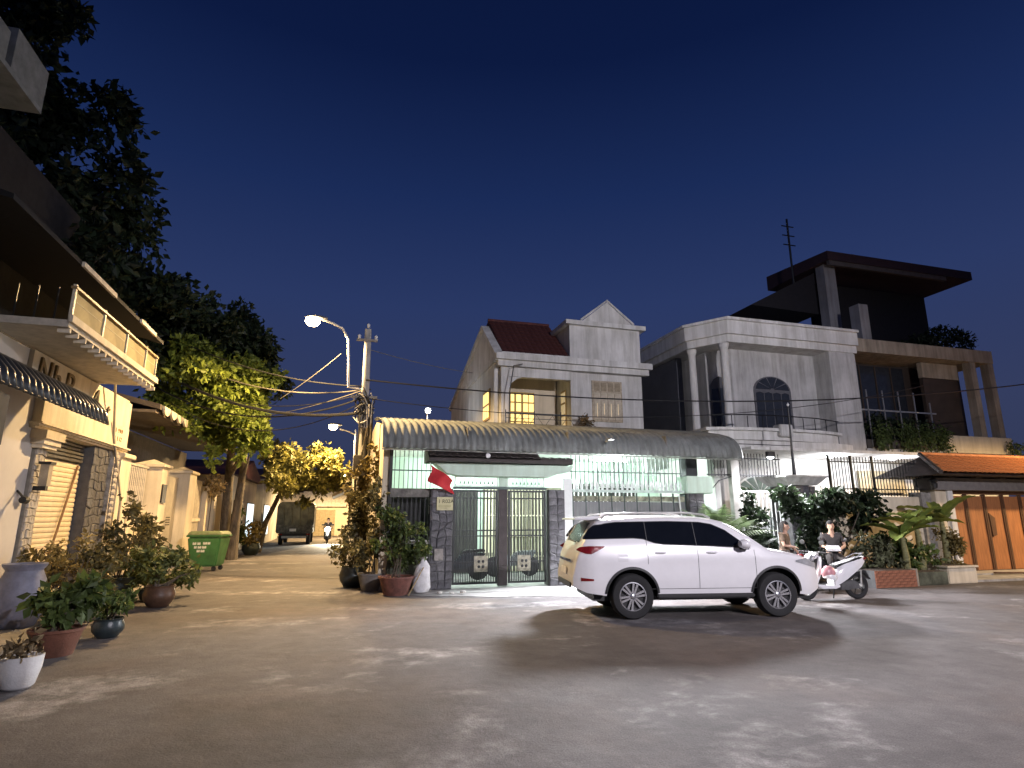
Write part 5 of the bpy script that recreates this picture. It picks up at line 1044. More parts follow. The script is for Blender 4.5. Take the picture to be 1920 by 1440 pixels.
# ------------------------------------------------------------------ white SUV
car = thing('suv', 'white SUV with dark tinted windows parked in front of the gates', 'car', (6.66, 10.74, 0), rz=-R(10), local=True)
TOPX = [-2.43, -2.40, -2.36, -2.30, -2.20, -2.06, -1.95, -1.7, -1.2, -.6, 0, .3, .5, .7, 1.0, 1.22, 1.36, 1.6, 1.95, 2.15, 2.28, 2.34, 2.37]
TOPZ = [.78, .92, 1.12, 1.26, 1.44, 1.66, 1.745, 1.785, 1.815, 1.825, 1.815, 1.785, 1.74, 1.64, 1.44, 1.28, 1.22, 1.19, 1.12, 1.04, .95, .86, .72]
def ztop(x): return float(np.interp(x, TOPX, TOPZ))
def zbot(x): return float(np.interp(x, [-2.43, -2.2, -1.8, 1.8, 2.1, 2.37], [.56, .46, .40, .40, .36, .46]))
def hw(x):
    w = .925
    if x > 1.45: w -= .30 * ((x - 1.45) / .92) ** 2.4
    if x < -1.95: w -= .17 * ((-1.95 - x) / .48) ** 2.2
    return w
def side(x, z):
    w = hw(x)
    if z < .75: w -= .045 * ((.75 - z) / .35) ** 2
    if z > 1.0: w -= .03 * (min(z, 1.25) - 1.0) / .25
    if z > 1.25: w -= .37 * (z - 1.25)
    if x > .3 and z > 1.2: w -= .05 * (x - .3) * (z - 1.2) * 2
    # shoulder crease and flared arches
    w += .014 * math.exp(-((z - 1.06) / .05) ** 2)
    for wx in (-1.372, 1.372): w += .03 * math.exp(-((x - wx) / .38) ** 2) * math.exp(-((z - .8) / .25) ** 2)
    return w
xs = sorted(set([round(x, 4) for x in list(np.linspace(-2.43, 2.37, 97)) + TOPX]))
b = MB(); ringn = None
for x in xs:
    zt, zb = ztop(x), zbot(x); r = min(.10, (zt - zb) * .3); zc = zt - r; half = [(0., zb)]
    half += [(side(x, z), z) for z in np.linspace(zb, zc, 15)]
    yc = side(x, zc)
    half += [(yc - r * (1 - math.cos(a)) - .02 * math.sin(a), zc + (r - .035) * math.sin(a)) for a in (.35, .75, 1.15, 1.57)]
    y2 = half[-1][0]; half += [(y2 * k, zt - .035 * k * k) for k in (.75, .5, .25)] + [(0., zt)]
    full = half + [(-p[0], p[1]) for p in half[-2:0:-1]]; ringn = len(full); b.v += [(x, p[0], p[1]) for p in full]
N = len(xs); b.f = [(i * ringn + k, i * ringn + (k + 1) % ringn, (i + 1) * ringn + (k + 1) % ringn, (i + 1) * ringn + k) for i in range(N - 1) for k in range(ringn)] + [tuple(range(ringn)), tuple((N - 1) * ringn + k for k in range(ringn))]
body = b.build('body_shell', carpaint, car, smooth=35, origin=(0, 0, 0))
cut = []
for wx in (-1.372, 1.372):
    for sy in (-1, 1):
        c = MB(); pr2 = []
        for k in range(40):
            a = 2 * math.pi * k / 40; rr = .475; pr2.append((wx + rr * math.cos(a), .40 + rr * math.sin(a) * (1.02 if math.sin(a) > 0 else 1)))
        c.prism(pr2, 'y', sy * .55, sy * 1.3); o = c.build('cutter', plastic_b, None); o.rotation_euler = car.rotation_euler; o.location = Matrix.Rotation(-R(10), 3, 'Z') @ o.location + car.location; cut.append(o)
for o in cut:
    md = body.modifiers.new('well', 'BOOLEAN'); md.object = o; md.operation = 'DIFFERENCE'; md.solver = 'EXACT'
    try: md.material_mode = 'TRANSFER'
    except Exception: pass
bpy.context.view_layer.update(); dg = bpy.context.evaluated_depsgraph_get(); me = bpy.data.meshes.new_from_object(body.evaluated_get(dg)); body.modifiers.clear(); body.data = me
for o in cut: bpy.data.objects.remove(o)
for p in me.polygons: p.use_smooth = True
me.set_sharp_from_angle(angle=R(35))
def strip(name, m, parent, x0, x1, lo, hi, sy, off=.006, nx=24, nz=8, sm=60):
    bb = MB(); bb.grid(lambda u, v: (lambda x: (lambda z: (x, sy * (side(x, z) + off), z))(np.interp(x, *zip(*lo)) * (1 - v) + np.interp(x, *zip(*hi)) * v))(x0 + (x1 - x0) * u), nx, nz)
    return bb.build(name, m, parent, smooth=sm)
WLO = [(-2.24, 1.385), (-1.30, 1.40), (-1.12, 1.385), (-.92, 1.315), (-.75, 1.29), (.2, 1.255), (.92, 1.215)]
WHI = [(-2.24, 1.42), (-2.12, 1.58), (-2.02, 1.645), (-1.9, 1.655), (-1.78, 1.68), (-1.6, 1.70), (-.6, 1.715), (.0, 1.70), (.25, 1.66), (.5, 1.55), (.92, 1.225)]
for sy in (-1, 1):
    strip('window_surround', plastic_b, car, -2.24, .92, WLO, WHI, sy, .007, 90, 12)
    ins = lambda l, d: [(p[0], p[1] + d) for p in l]
    for (a, c) in ((-2.21, -1.057), (-1.043, -.125), (-.111, .87)): strip('side_window', glass_dark, car, a, c, ins(WLO, .012), ins(WHI, -.012), sy, .011, 40, 10)
    # tail lamp, wrapping the rear corner
    strip('tail_lamp', redlens, car, -2.36, -1.86, [(-2.36, 1.19), (-2.2, 1.135), (-2.1, 1.13), (-1.86, 1.255)], [(-2.36, 1.215), (-2.3, 1.255), (-2.15, 1.27), (-1.86, 1.268)], sy, .012, 20)
    strip('head_lamp', mat('head_lamp_glass', (.35, .36, .38), .1, coat=.5), car, 1.78, 2.30, [(1.78, .97), (2.30, .84)], [(1.78, 1.0), (2.0, 1.03), (2.30, .93)], sy, .01, 14)
    strip('reflector', redlens, car, -2.30, -2.08, [(-2.30, .66), (-2.08, .67)], [(-2.30, .72), (-2.08, .70)], sy, .012, 8)
    for x in (-1.07, -.115, .98):   # door seams
        strip('door_seam', plastic_b, car, x, x + .008, [(x, .52 if x > -1 else .95), (x + .01, .52 if x > -1 else .95)], [(x, np.interp(x, *zip(*WLO)) - .005 if x < .9 else 1.19), (x + .01, np.interp(x, *zip(*WLO)) - .005 if x < .9 else 1.19)], sy, .0025, 1, 20)
    bb = MB(); bb.grid(lambda u, v: (-1.06 + 2.03 * u, sy * (side(-1.06 + 2.03 * u, .52) + .0025), .515 + .008 * v), 20, 1); bb.build('door_seam', plastic_b, car)
    strip('fuel_flap', carpaint, car, -1.62, -1.44, [(-1.62, 1.0), (-1.44, 1.0)], [(-1.62, 1.15), (-1.44, 1.15)], sy, .003, 6, 6)
    for x in (-.92, .06):
        MB().tube([(x, sy * (side(x, 1.15) - .005), 1.145), (x + .04, sy * (side(x, 1.15) + .03), 1.15), (x + .15, sy * (side(x, 1.15) + .034), 1.15), (x + .2, sy * (side(x, 1.15) - .005), 1.148)], .016, 8).build('door_handle', carpaint, car, smooth=True)
    # dark rings drawn for the wheel wells' shade, side step, mirror, roof rail
    for wx in (-1.372, 1.372):
        bb = MB(); n = 28
        def AP(u, v): 
            a = .03 * math.pi + .94 * math.pi * u; rr = .468 + .042 * v; x = wx + rr * math.cos(a); z = .40 + rr * math.sin(a); return (x, sy * (side(x, max(z, .42)) + (.012 if v > .5 else .02)), z)
        bb.grid(AP, n, 2); bb.build('arch_shade', mat('arch_dark', (.03, .03, .032), .6), car, smooth=60)
    MB().box(-.92, .92, sy * .86 - .085, sy * .86 + .085, .36, .43).build('side_step', plastic_b, car, bevel=.02)
    for x in (-.6, .6): MB().box(x - .03, x + .03, sy * .70 - .1, sy * .70 + .1, .35, .40).build('step_bracket', plastic_b, car)
    mm = MB(); mm.lathe([(.0, -.10), (.07, -.085), (.105, -.02), (.105, .04), (.085, .075), (.0, .08)], (0, 0, 0), 16, 'x'); mm.v = [(.74 + p[0], sy * (side(.75, 1.22) + .14) + p[1] * 1.15, 1.30 + p[2] * .85) for p in mm.v]; mo = mm.build('wing_mirror', carpaint, car, smooth=True)
    MB().prism([(.70, 1.20), (.84, 1.20), (.82, 1.245), (.72, 1.245)], 'y', sy * (side(.75, 1.22) - .01), sy * (side(.75, 1.22) + .12)).build('mirror_foot', plastic_b, mo)
    MB().tube([(-1.85, sy * .66, 1.76), (-1.75, sy * .66, 1.835), (-1.0, sy * .665, 1.865), (-.2, sy * .665, 1.865), (.15, sy * .655, 1.83), (.28, sy * .65, 1.765)], .018, 8).build('roof_rail', steel, car, smooth=True)
# windscreen and tailgate glass lie on the top surface
def topz(x, y):
    zt = ztop(x); r = .10; yy = side(x, zt - r) - r - .02; k = min(1, abs(y) / max(yy, .01)); return zt - .035 * k * k
def topstrip(name, m, x0, x1, w0, w1, off):
    bb = MB(); bb.grid(lambda u, v: (lambda x: (lambda y: (x, y, topz(x, y) + off))((u - .5) * 2 * (w0 + (w1 - w0) * v)))(x0 + (x1 - x0) * v), 14, 16); return bb.build(name, m, car, smooth=60)
topstrip('windscreen', glass_dark, .56, 1.24, .60, .70, .006)
topstrip('rear_window', mat('privacy_glass', (.006, .006, .007), .2, bump=0, spec=.15), -2.26, -2.03, .56, .52, .008)
sp_ = MB().prism([(-2.36, 1.735), (-2.34, 1.765), (-2.0, 1.80), (-1.8, 1.80), (-1.8, 1.77), (-2.05, 1.73)], 'y', -.62, .62).build('spoiler', carpaint, car, bevel=.01)
MB().tube([(-2.30, -.45, 1.33), (-2.36, -.2, 1.36), (-2.30, .2, 1.5)], .012, 6).build('rear_wiper', plastic_b, car)
MB().box(-2.455, -2.43, -.60, .60, .52, .62).build('bumper_lip', plastic_b, car, bevel=.01)
MB().box(-2.42, -2.385, -.55, .55, .965, 1.015).build('tailgate_trim', chrome, car, bevel=.008)
MB().box(-2.452, -2.436, -.24, .24, .74, .86).build('licence_plate', mat('plate_white', (.7, .7, .68), .5), car)
MB().box(2.355, 2.40, -.45, .45, .60, .86).build('grille', mat('grille_black', (.02, .02, .02), .4), car, bevel=.01)
MB().box(-2.05, 2.0, -.70, .70, .30, .41).build('underbody', plastic_b, car)
ant = MB().prism([(-1.72, 1.78), (-1.5, 1.80), (-1.68, 1.87)], 'y', -.02, .02).build('roof_fin', carpaint, car)
def wheel(x, y, sy):
    w = MB().lathe([(.245, -.115), (.30, -.132), (.365, -.125), (.388, -.095), (.392, 0), (.388, .095), (.365, .125), (.30, .132), (.245, .115)], (x, y, .392), 40, 'y', cap=False).build('wheel', rubber, car, smooth=35)
    yo = y + sy * .105
    rim = MB().lathe([(.225, -.10 * sy), (.250, 0.0), (.250, .012 * sy), (.232, .014 * sy), (.215, -.06 * sy)], (x, yo, .392), 40, 'y', cap=False).build('rim', alloy, w, smooth=35)
    MB().lathe([(.0, -.055 * sy), (.222, -.055 * sy), (.222, -.07 * sy), (0, -.07 * sy)], (x, yo, .392), 32, 'y').build('brake_disc', mat('rim_black', (.012, .012, .013), .5), w)
    for k in range(6):
        a0 = 2 * math.pi * k / 6 + .26
        for dd in (-.16, .16):
            a = a0 + dd; p0 = Vector((math.cos(a0 + dd * 1.9), 0, math.sin(a0 + dd * 1.9))) * .055; p1 = Vector((math.cos(a), 0, math.sin(a))) * .226; d = (p1 - p0).normalized(); s = Vector((-d.z, 0, d.x)) * .0155
            c0 = Vector((x, yo, .392)); ya = Vector((0, .004 * sy, 0)); yb_ = Vector((0, -.03 * sy, 0)); q = [p0 - s, p0 + s, p1 + s * 1.25, p1 - s * 1.25]
            MB().add([c0 + v + ya for v in q] + [c0 + v * .99 + yb_ for v in q], [(0, 1, 2, 3), (0, 4, 5, 1), (1, 5, 6, 2), (2, 6, 7, 3), (3, 7, 4, 0), (4, 7, 6, 5)]).build('spoke', alloy, w)
    MB().lathe([(.0, .014 * sy), (.035, .010 * sy), (.055, -.002 * sy), (.06, -.035 * sy)], (x, yo, .392), 18, 'y').build('hub', alloy, w, smooth=40)
for wx in (-1.372, 1.372):
    for sy in (-1, 1): wheel(wx, sy * .80, sy)

# ------------------------------------------------------------------ scooters
def scooter(label, loc, rz, paint, seat_m, helmet=None, name='scooter', lean=0.):
    t = thing(name, label, 'scooter', loc, rz=rz, local=True)
    def wh(x, r=.285):
        w = MB().lathe([(.20, -.035), (.25, -.05), (.28, -.035), (.285, 0), (.28, .035), (.25, .05), (.20, .035)], (x, 0, r), 28, 'y', cap=False).build('wheel', rubber, t, smooth=35)
        MB().lathe([(.205, -.03), (.205, .03), (.185, .03), (.185, -.03), (.205, -.03)], (x, 0, r), 28, 'y', cap=False).build('rim', mat('rim_dark', (.05, .05, .05), .4, metal=.5), w)
        for k in range(5):
            a = k * 1.257; MB().tube([(x, 0, r), (x + .19 * math.cos(a), 0, r + .19 * math.sin(a))], .014, 5).build('spoke', mat('rim_dark', (.05, .05, .05)), w)
        MB().lathe([(.05, -.06), (.05, .06)], (x, 0, r), 12, 'y').build('hub', alloy, w)
    wh(.63); wh(-.63)
    MB().tube([(.63, .075, .285), (.56, .07, .5), (.46, .05, .72)], .022, 6).build('fork', steel, t); MB().tube([(.63, -.075, .285), (.56, -.07, .5), (.46, -.05, .72)], .022, 6).build('fork', steel, t)
    def AP(u, v):
        a = .25 + 2.0 * u; q = (v - .5) * 2; return (.63 + .325 * math.cos(a), q * .075, .285 + (.325 - .03 * q * q) * math.sin(a))
    bb = MB(); bb.grid(AP, 12, 4); bb.build('front_fender', paint, t, smooth=60, solid=.01)
    # leg shield: curved panel
    def SP(u, v):
        q = (v - .5) * 2; x = .62 - .30 * u + .10 * u * u - .09 * q * q; return (x - .05 + .10 * (1 - u) * 0, q * (.20 - .05 * u + .03 * math.sin(3 * u)), .33 + .62 * u)
    bb = MB(); bb.grid(SP, 12, 8); bb.build('leg_shield', paint, t, smooth=60, solid=.03)
    MB().prism([(.44, .34), (.50, .40), (.42, .9), (.34, .95), (.30, .9)], 'y', -.13, .13).build('inner_shield', plastic_b, t, bevel=.02)
    MB().add([(.52, -.14, .84), (.52, .14, .84), (.40, .17, 1.0), (.40, -.17, 1.0), (.30, -.12, .86), (.30, .12, .86), (.26, .10, 1.02), (.26, -.10, 1.02)], [(0, 1, 2, 3), (0, 4, 5, 1), (3, 2, 6, 7), (0, 3, 7, 4), (1, 5, 6, 2), (4, 7, 6, 5)]).build('headstock', paint, t, bevel=.03)
    MB().prism([(.535, .86), (.455, .97), (.47, .98), (.55, .88)], 'y', -.10, .10).build('head_lamp', mat('head_lamp_glass', (.35, .36, .38)), t)
    MB().tube([(.28, -.33, 1.0), (.34, -.18, 1.02), (.36, 0, 1.0), (.34, .18, 1.02), (.28, .33, 1.0)], .016, 7).build('handlebar', plastic_b, t)
    for sy in (-1, 1):
        MB().tube([(.34, sy * .2, 1.02), (.34, sy * .27, 1.17), (.36, sy * .31, 1.21)], .008, 5).build('mirror_stem', plastic_b, t)
        mm = MB().lathe([(.0, -.02), (.06, -.012), (.065, .01), (0, .012)], (0, 0, 0), 14, 'x'); mm.v = [(.36 + p[0], sy * .33 + p[1] * 1.3, 1.23 + p[2] * .8) for p in mm.v]; mm.build('mirror', plastic_b, t)
        MB().tube([(.33, sy * .20, 1.015), (.27, sy * .34, 1.0)], .022, 7).build('grip', rubber, t)
    MB().prism([(.40, .28), (.44, .34), (.02, .30), (-.10, .34), (-.14, .28), (-.02, .24), (.3, .24)], 'y', -.15, .15).build('floorboard', paint, t, bevel=.015)
    # rear side panels sweep up to the tail
    bb = MB(); st_ = [(-.02, .30, .50, .13), (-.12, .34, .68, .155), (-.30, .44, .76, .17), (-.52, .58, .82, .165), (-.74, .70, .88, .12), (-.88, .80, .92, .05)]; vs = []
    for (x, z0, z1, w) in st_:
        for q in range(8):
            a = [(-1, 0), (-1, .35), (-1, .7), (-.75, 1), (.75, 1), (1, .7), (1, .35), (1, 0)][q]; vs.append((x, a[0] * w, z0 + (z1 - z0) * a[1]))
    bb.add(vs, [(i * 8 + k, i * 8 + (k + 1) % 8, (i + 1) * 8 + (k + 1) % 8, (i + 1) * 8 + k) for i in range(5) for k in range(8)] + [tuple(range(7, -1, -1)), tuple(40 + k for k in range(8))]); bb.build('rear_body', paint, t, smooth=50)
    MB().prism([(-.06, .66), (-.10, .74), (-.35, .80), (-.55, .86), (-.76, .92), (-.80, .89), (-.55, .80), (-.3, .74), (-.1, .66)], 'y', -.125, .125).build('seat', seat_m, t, bevel=.02)
    MB().prism([(-.83, .82), (-.93, .88), (-.90, .90), (-.8, .88)], 'y', -.07, .07).build('tail_lamp', redlens, t)
    MB().tube([(-.55, -.13, .88), (-.78, -.12, .97), (-.92, 0, .985), (-.78, .12, .97), (-.55, .13, .88)], .014, 6).build('grab_rail', alloy, t)
    MB().prism([(-.15, .22), (-.2, .36), (-.5, .42), (-.66, .34), (-.62, .24), (-.35, .20)], 'y', -.12, .10).build('engine', mat('engine_grey', (.12, .12, .12), .5, metal=.4), t, bevel=.02)
    MB().tube([(-.3, -.14, .26), (-.5, -.17, .28), (-.62, -.17, .32), (-.86, -.17, .38)], [.02, .05, .06, .055], 10).build('exhaust', mat('exhaust_dark', (.06, .06, .06), .4, metal=.6), t, smooth=True)
    MB().tube([(-.70, .08, .30), (-.72, .09, .62)], .02, 6).build('shock', steel, t)
    MB().prism([(-.62, .58), (-.86, .62), (-.98, .42), (-.94, .42), (-.82, .57), (-.62, .54)], 'y', -.06, .06).build('rear_fender', plastic_b, t)
    MB().tube([(-.12, -.05, .28), (-.16, -.17, .0)], .014, 5).build('stand', blackiron, t)
    return t
wpaint = mat('white_scooter_paint', (.70, .70, .72), .25, coat=.7, var=.03, bump=0)
# the white scooter points left: its nose is hidden by the car's bonnet
scooter('white scooter parked behind the nose of the SUV with its tail to the right', (10.62, 11.25, 0), R(180 - 6), wpaint, plastic_b)
hm = thing('helmet', 'pink and white helmet hanging on the white scooter', 'helmet', (10.36, 11.0, .62))
mm = MB().lathe([(.0, -.13), (.075, -.12), (.125, -.05), (.135, .03), (.10, .11), (.05, .14), (0, .15)], (0, 0, 0), 20); mm.v = [(10.33 + p[0] * 1.15 + p[2] * .35, 10.98 + p[1] * .9, .60 + p[2] * .95 - p[0] * .25) for p in mm.v]; sh_ = mm.build('shell', mat('pink_plastic', (.55, .27, .30), .3, var=.15, scale=5, coat=.5), hm, smooth=True)
mm = MB().lathe([(.128, -.06), (.142, -.03), (.142, .0), (.128, .02)], (0, 0, 0), 20); mm.v = [(10.36 + p[0] * 1.1 + p[2] * .3, 10.97 + p[1] * .9, .535 + p[2] * 1.2 - p[0] * .25) for p in mm.v]; mm.build('rim_band', wpaint, sh_, smooth=True)
scooter('dark motor scooter behind the white one, partly hidden by shrubs', (11.75, 12.55, 0), R(10), mat('dark_scooter_paint', (.03, .03, .035), .3, coat=.6), plastic_b)
scooter('white scooter parked nose-out on the right side of the lane', (.45, 27.3, 0), R(-110), wpaint, plastic_b)
# alley bike with headlight on, and its rider
ab = scooter('motor scooter riding towards the viewer with its headlight on', (-.72, 43.5, 0), R(-90), mat('dark_scooter_paint', (.03, .03, .035)), plastic_b)
hl = MB().lathe([(.0, .06), (.12, .04), (.17, 0)], (.64, 0, .93), 14, 'x').build('lit_headlight', mat('headlight_glow', (1, .95, .85), emit=(1., .9, .72), es=110, bump=0, var=0), ab)
ld = bpy.data.lights.new('headlight_beam', 'SPOT'); ld.energy = 2200; ld.color = (1, .88, .66); ld.spot_size = R(95); ld.spot_blend = .6; ld.shadow_soft_size = .08
lo = bpy.data.objects.new('headlight_beam', ld); COL.objects.link(lo); lo.parent = ab; lo.location = (.80, 0, .92); lo.rotation_euler = (R(72), 0, R(-90))

# ------------------------------------------------------------------ tarped truck in the lane
tk = thing('truck', 'small tarpaulin-covered truck parked in the lane seen from behind', 'truck', (-2.75, 41.5, 0), local=True)
tarp = mat('tarpaulin', (.075, .08, .06), .6, var=.5, scale=2.2, bump=.9, bscale=4)
MB().prism([(-1.15, .75), (1.15, .75), (1.15, 2.5), (.95, 2.72), (-.95, 2.72), (-1.15, 2.5)], 'y', 0, 3.4).build('tarp_cover', tarp, tk, bevel=.06)
for x in (-.75, -.25, .25, .75): MB().tube([(x, -.02, .8), (x + .05, -.03, 1.6), (x, -.02, 2.45)], .03, 5).build('tarp_fold', tarp, tk)
box('tailboard', mat('truck_metal', (.10, .10, .085), .5, metal=.3, var=.4), tk, -1.1, 1.1, -.08, -.02, .72, 1.25)
box('licence_plate', mat('plate_white', (.7, .7, .68)), tk, -.3, .1, -.1, -.082, .85, 1.02); box('bumper', mat('truck_pale', (.42, .40, .36), .6), tk, -.75, .75, -.15, -.05, .42, .56)
for x in (-.85, .85):
    box('tail_lamp', redlens, tk, x - .12, x + .12, -.1, -.082, .62, .7)
    for y in (.6, 4.3): MB().lathe([(.2, -.11), (.38, -.12), (.4, 0), (.38, .12), (.2, .11)], (x, y, .4), 20, 'x').build('wheel', rubber, tk)
box('chassis', plastic_b, tk, -.8, .8, -.02, 5.2, .5, .74); MB().prism([(3.5, .6), (5.3, .6), (5.3, 1.3), (4.9, 2.1), (3.5, 2.15)], 'x', -.95, .95).build('cab', mat('truck_blue', (.08, .12, .14), .4), tk, bevel=.05)

# ------------------------------------------------------------------ people
def human(label, loc, rz, J, shirt_m, pants_m, hair_long, extra=None, name='person'):
    t = thing(name, label, 'person', loc, rz=rz, local=True)
    def skinmesh(nm, chain, m, sub=2):
        vs = [p for p, r in chain['v']]; me = bpy.data.meshes.new(nm); me.from_pydata(vs, chain['e'], []); o = bpy.data.objects.new(nm, me); COL.objects.link(o)
        md = o.modifiers.new('skin', 'SKIN'); md.use_smooth_shade = True
        for i, (p, r) in enumerate(chain['v']): me.skin_vertices[0].data[i].radius = (r, r) if not hasattr(r, '__len__') else r
        me.skin_vertices[0].data[0].use_root = True
        s = o.modifiers.new('sub', 'SUBSURF'); s.levels = sub; s.render_levels = sub
        bpy.context.view_layer.update(); dg = bpy.context.evaluated_depsgraph_get(); m2 = bpy.data.meshes.new_from_object(o.evaluated_get(dg)); bpy.data.objects.remove(o)
        m2.materials.clear(); m2.materials.append(m)
        for p in m2.polygons: p.use_smooth = True
        o2 = bpy.data.objects.new(nm, m2); COL.objects.link(o2); o2.parent = t; OFF[o2.name] = Vector((0, 0, 0)); return o2
    pel, chest, neck, head = [Vector(J[k]) for k in ('pelvis', 'chest', 'neck', 'head')]
    V = [(pel, (.15, .12)), ((pel + chest) / 2, (.13, .10)), (chest, (.15, .11)), (neck, .06), (head - Vector((0, 0, .09)), .062), (head - Vector((.01, 0, .03)), .055), (head - Vector((.01, 0, 0)), .045)]
    E = [(0, 1), (1, 2), (2, 3), (3, 4), (4, 5), (5, 6)]
    for sd in ('L', 'R'):
        s, e, w = [Vector(J[k + sd]) for k in ('sh', 'el', 'wr')]; h, k, a = [Vector(J[q + sd]) for q in ('hip', 'kn', 'an')]
        i = len(V); d = (w - e).normalized(); hd = w + d * .07; sdv = d.cross(Vector((0, 0, 1))); sdv = sdv.normalized() if sdv.length > .1 else Vector((0, 1, 0)); up_ = sdv.cross(d)
        V += [(s, .058), (e, .043), (w, .030), (hd, (.036, .018))]; E += [(2, i), (i, i + 1), (i + 1, i + 2), (i + 2, i + 3)]
        for q, (o_, l) in enumerate(((-.027, .062), (-.009, .075), (.009, .072), (.027, .055))):
            j = len(V); b0 = hd + sdv * o_; V += [(b0 + d * .02, .0095), (b0 + d * (l * .6) - up_ * .012, .0085), (b0 + d * l * .85 - up_ * .035, .007)]; E += [(i + 3, j), (j, j + 1), (j + 1, j + 2)]
        j = len(V); V += [(w + d * .035 + sdv * (.04 if sd == 'L' else -.04), .010), (w + d * .075 + sdv * (.058 if sd == 'L' else -.058) - up_ * .02, .008)]; E += [(i + 2, j), (j, j + 1)]
        i = len(V); fwd = Vector(J.get('toe' + sd, a + Vector((.16, 0, -.05)))); V += [(h, .085), (k, .058), (a, .040), (fwd, (.04, .025))]; E += [(0, i), (i, i + 1), (i + 1, i + 2), (i + 2, i + 3)]
    body = skinmesh('body', {'v': V, 'e': E}, skin)
    def headpt(th, ph, k=1.):
        x, y, z = math.sin(th) * math.cos(ph), math.sin(th) * math.sin(ph), math.cos(th)
        X, Y, Z = .098 * x, .078 * y, .128 * z
        if z < 0: Y *= 1 + .28 * z; X *= 1 + (.16 * z if x < 0 else .05 * z)
        if x > 0:
            X += .026 * math.exp(-(Y / .012) ** 2) * math.exp(-((Z + .02) / .026) ** 2)      # nose
            X -= .010 * (math.exp(-((Y - .034) / .016) ** 2) + math.exp(-((Y + .034) / .016) ** 2)) * math.exp(-((Z - .008) / .014) ** 2)   # eye sockets
            X += .006 * math.exp(-(Y / .022) ** 2) * math.exp(-((Z + .068) / .010) ** 2)     # lips
            X += .008 * math.exp(-(Y / .022) ** 2) * math.exp(-((Z + .105) / .016) ** 2)     # chin
        if abs(x) < .3: Y += math.copysign(.014, y) * math.exp(-((Z + .005) / .024) ** 2) * math.exp(-(x / .14) ** 2) if abs(y) > .6 else 0   # ears
        return (head.x + X * k, head.y + Y * k, head.z + Z * k)
    nb, na = 26, 40; hm_ = bmesh.new(); hm_.from_mesh(body.data); rows = []
    for i in range(nb + 1):
        th = math.pi * (i + .02) / (nb + .04); rows.append([hm_.verts.new(headpt(th, 2 * math.pi * j / na)) for j in range(na)])
    for i in range(nb):
        for j in range(na):
            f = hm_.faces.new((rows[i][j], rows[i + 1][j], rows[i + 1][(j + 1) % na], rows[i][(j + 1) % na])); f.smooth = True
    hm_.faces.new(rows[0]); hm_.faces.new(rows[-1][::-1]); hm_.to_mesh(body.data); hm_.free()
    sv = [(pel - Vector((0, 0, .05)), (.18, .15)), ((pel + chest) / 2, (.15, .12)), (chest + Vector((0, 0, .02)), (.165, .125)), (chest.lerp(neck, .6), .075)]; se = [(0, 1), (1, 2), (2, 3)]
    for sd in ('L', 'R'):
        s, e = Vector(J['sh' + sd]), Vector(J['el' + sd]); i = len(sv); sv += [(s, .075), (s.lerp(e, .75), .06)]; se += [(2, i), (i, i + 1)]
    skinmesh('shirt', {'v': sv, 'e': se}, shirt_m)
    pv = [(pel - Vector((0, 0, .02)), (.17, .14))]; pe = []
    for sd in ('L', 'R'):
        h, k, a = [Vector(J[q + sd]) for q in ('hip', 'kn', 'an')]; i = len(pv); pv += [(h, .10), (k, .072), (k.lerp(a, .85), .055)]; pe += [(0, i), (i, i + 1), (i + 1, i + 2)]
    skinmesh('trousers', {'v': pv, 'e': pe}, pants_m)
    hb_ = MB(); g_ = random.Random(len(label)); vs = []
    for i in range(nb + 1):
        th = math.pi * (i + .02) / (nb + .04)
        for j in range(na):
            ph = 2 * math.pi * j / na; p = Vector(headpt(th, ph, 1.0)) - head; q = p.normalized(); p = p * 1.0 + q * (.014 + .008 * math.sin(9 * ph + 5 * th) * math.sin(th)); p.x -= .006
            if hair_long and p.z < -.02 and p.x < .02: f = min(1, (-.02 - p.z) / .10); p.z -= .20 * f; p.x -= .03 * f; p.y *= 1 + .25 * f
            vs.append(head + p)
    def keep(i, j):
        th = math.pi * i / nb; ph = 2 * math.pi * (j + .5) / na; z = math.cos(th); x = math.sin(th) * math.cos(ph)
        return z > .52 + .12 * math.sin(3 * ph) or x < (.12 if z > .0 else (-.02 if hair_long else -.25)) and z > (-.95 if hair_long else -.55)
    hb_.add(vs, [(i * na + j, (i + 1) * na + j, (i + 1) * na + (j + 1) % na, i * na + (j + 1) % na) for i in range(nb) for j in range(na) if keep(i, j)])
    hb_.build('hair', hair, t, smooth=70, solid=.012)
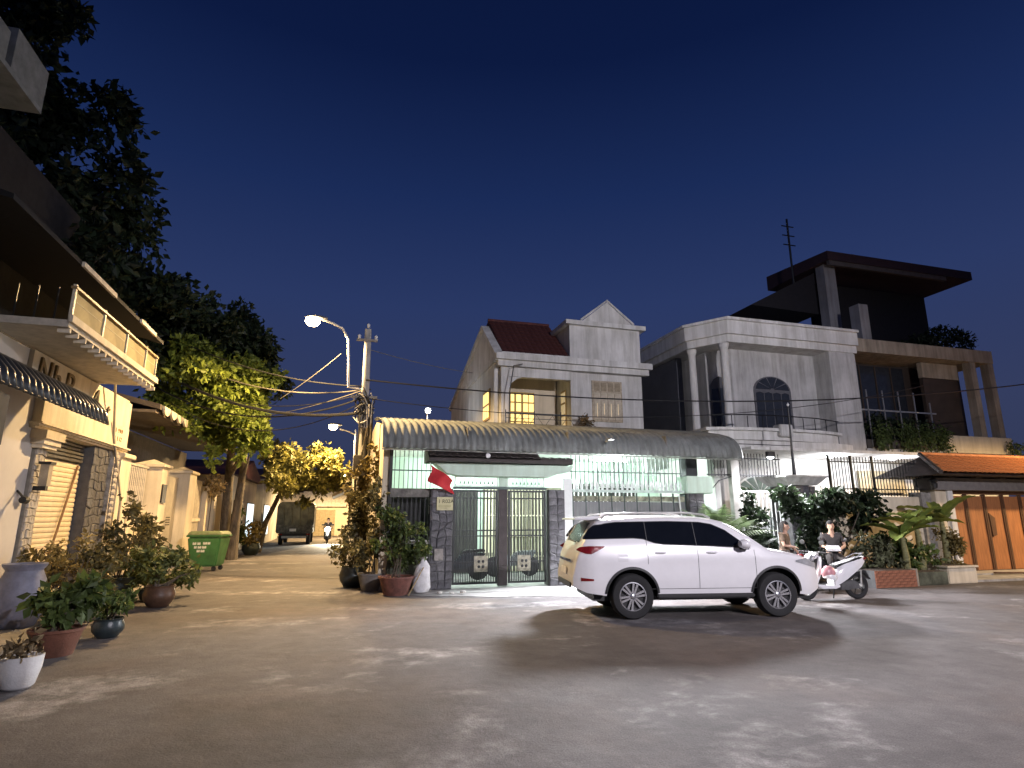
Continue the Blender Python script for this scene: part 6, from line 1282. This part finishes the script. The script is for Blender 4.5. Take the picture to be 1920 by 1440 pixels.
    for sy in (-1, 1): MB().lathe([(.0, -.006), (.012, 0), (0, .006)], (head.x + .082, head.y + sy * .034, head.z + .008), 8, 'x').build('eye', mat('eye_dark', (.02, .015, .012), .2), t)
    MB().box(head.x + .080, head.x + .096, head.y - .020, head.y + .020, head.z - .072, head.z - .065).build('mouth', mat('lips', (.32, .12, .10), .5), t)
    if extra: extra(t)
    return t
seated = dict(pelvis=(0, 0, .86), chest=(.03, 0, 1.22), neck=(.04, 0, 1.40), head=(.06, 0, 1.55), shL=(.03, .19, 1.34), shR=(.03, -.19, 1.34), elL=(.06, .27, 1.08), elR=(.06, -.27, 1.08), wrL=(.26, .14, 1.02), wrR=(.26, -.12, 1.02),
    hipL=(.06, .11, .82), hipR=(.06, -.11, .82), knL=(.42, .17, .74), knR=(.42, -.17, .74), anL=(.40, .2, .34), anR=(.40, -.2, .34), toeL=(.54, .2, .30), toeR=(.54, -.2, .30))
def lap(t): MB().prism([(.14, 1.0), (.36, .95), (.38, 1.0), (.16, 1.10)], 'y', -.2, .13).build('white_bag', cloth_w, t, bevel=.02)
human('person in a dark T-shirt sitting on the dark scooter, white bag in lap', (11.98, 12.5, 0), R(-122), seated, cloth_d, cloth_d, False, lap)
stand_ = dict(pelvis=(0, 0, .88), chest=(.02, 0, 1.22), neck=(.03, 0, 1.40), head=(.06, 0, 1.54), shL=(.02, .17, 1.34), shR=(.02, -.17, 1.34), elL=(.04, .24, 1.08), elR=(.08, -.22, 1.08), wrL=(.2, .16, .98), wrR=(.26, -.1, 1.05),
    hipL=(0, .10, .84), hipR=(0, -.10, .84), knL=(.03, .11, .46), knR=(.02, -.11, .46), anL=(0, .11, .07), anR=(0, -.11, .07), toeL=(.14, .12, .035), toeR=(.14, -.12, .035))
human('person with long dark hair and a tan top standing behind the SUV bonnet', (10.95, 13.0, 0), R(-60), stand_, mat('brown_top', (.14, .10, .07), .9), cloth_d, True)
rider = dict(seated); human('rider on the scooter with the lit headlight in the lane', (-.72, 43.9, 0), R(-90), rider, cloth_d, cloth_d, False)
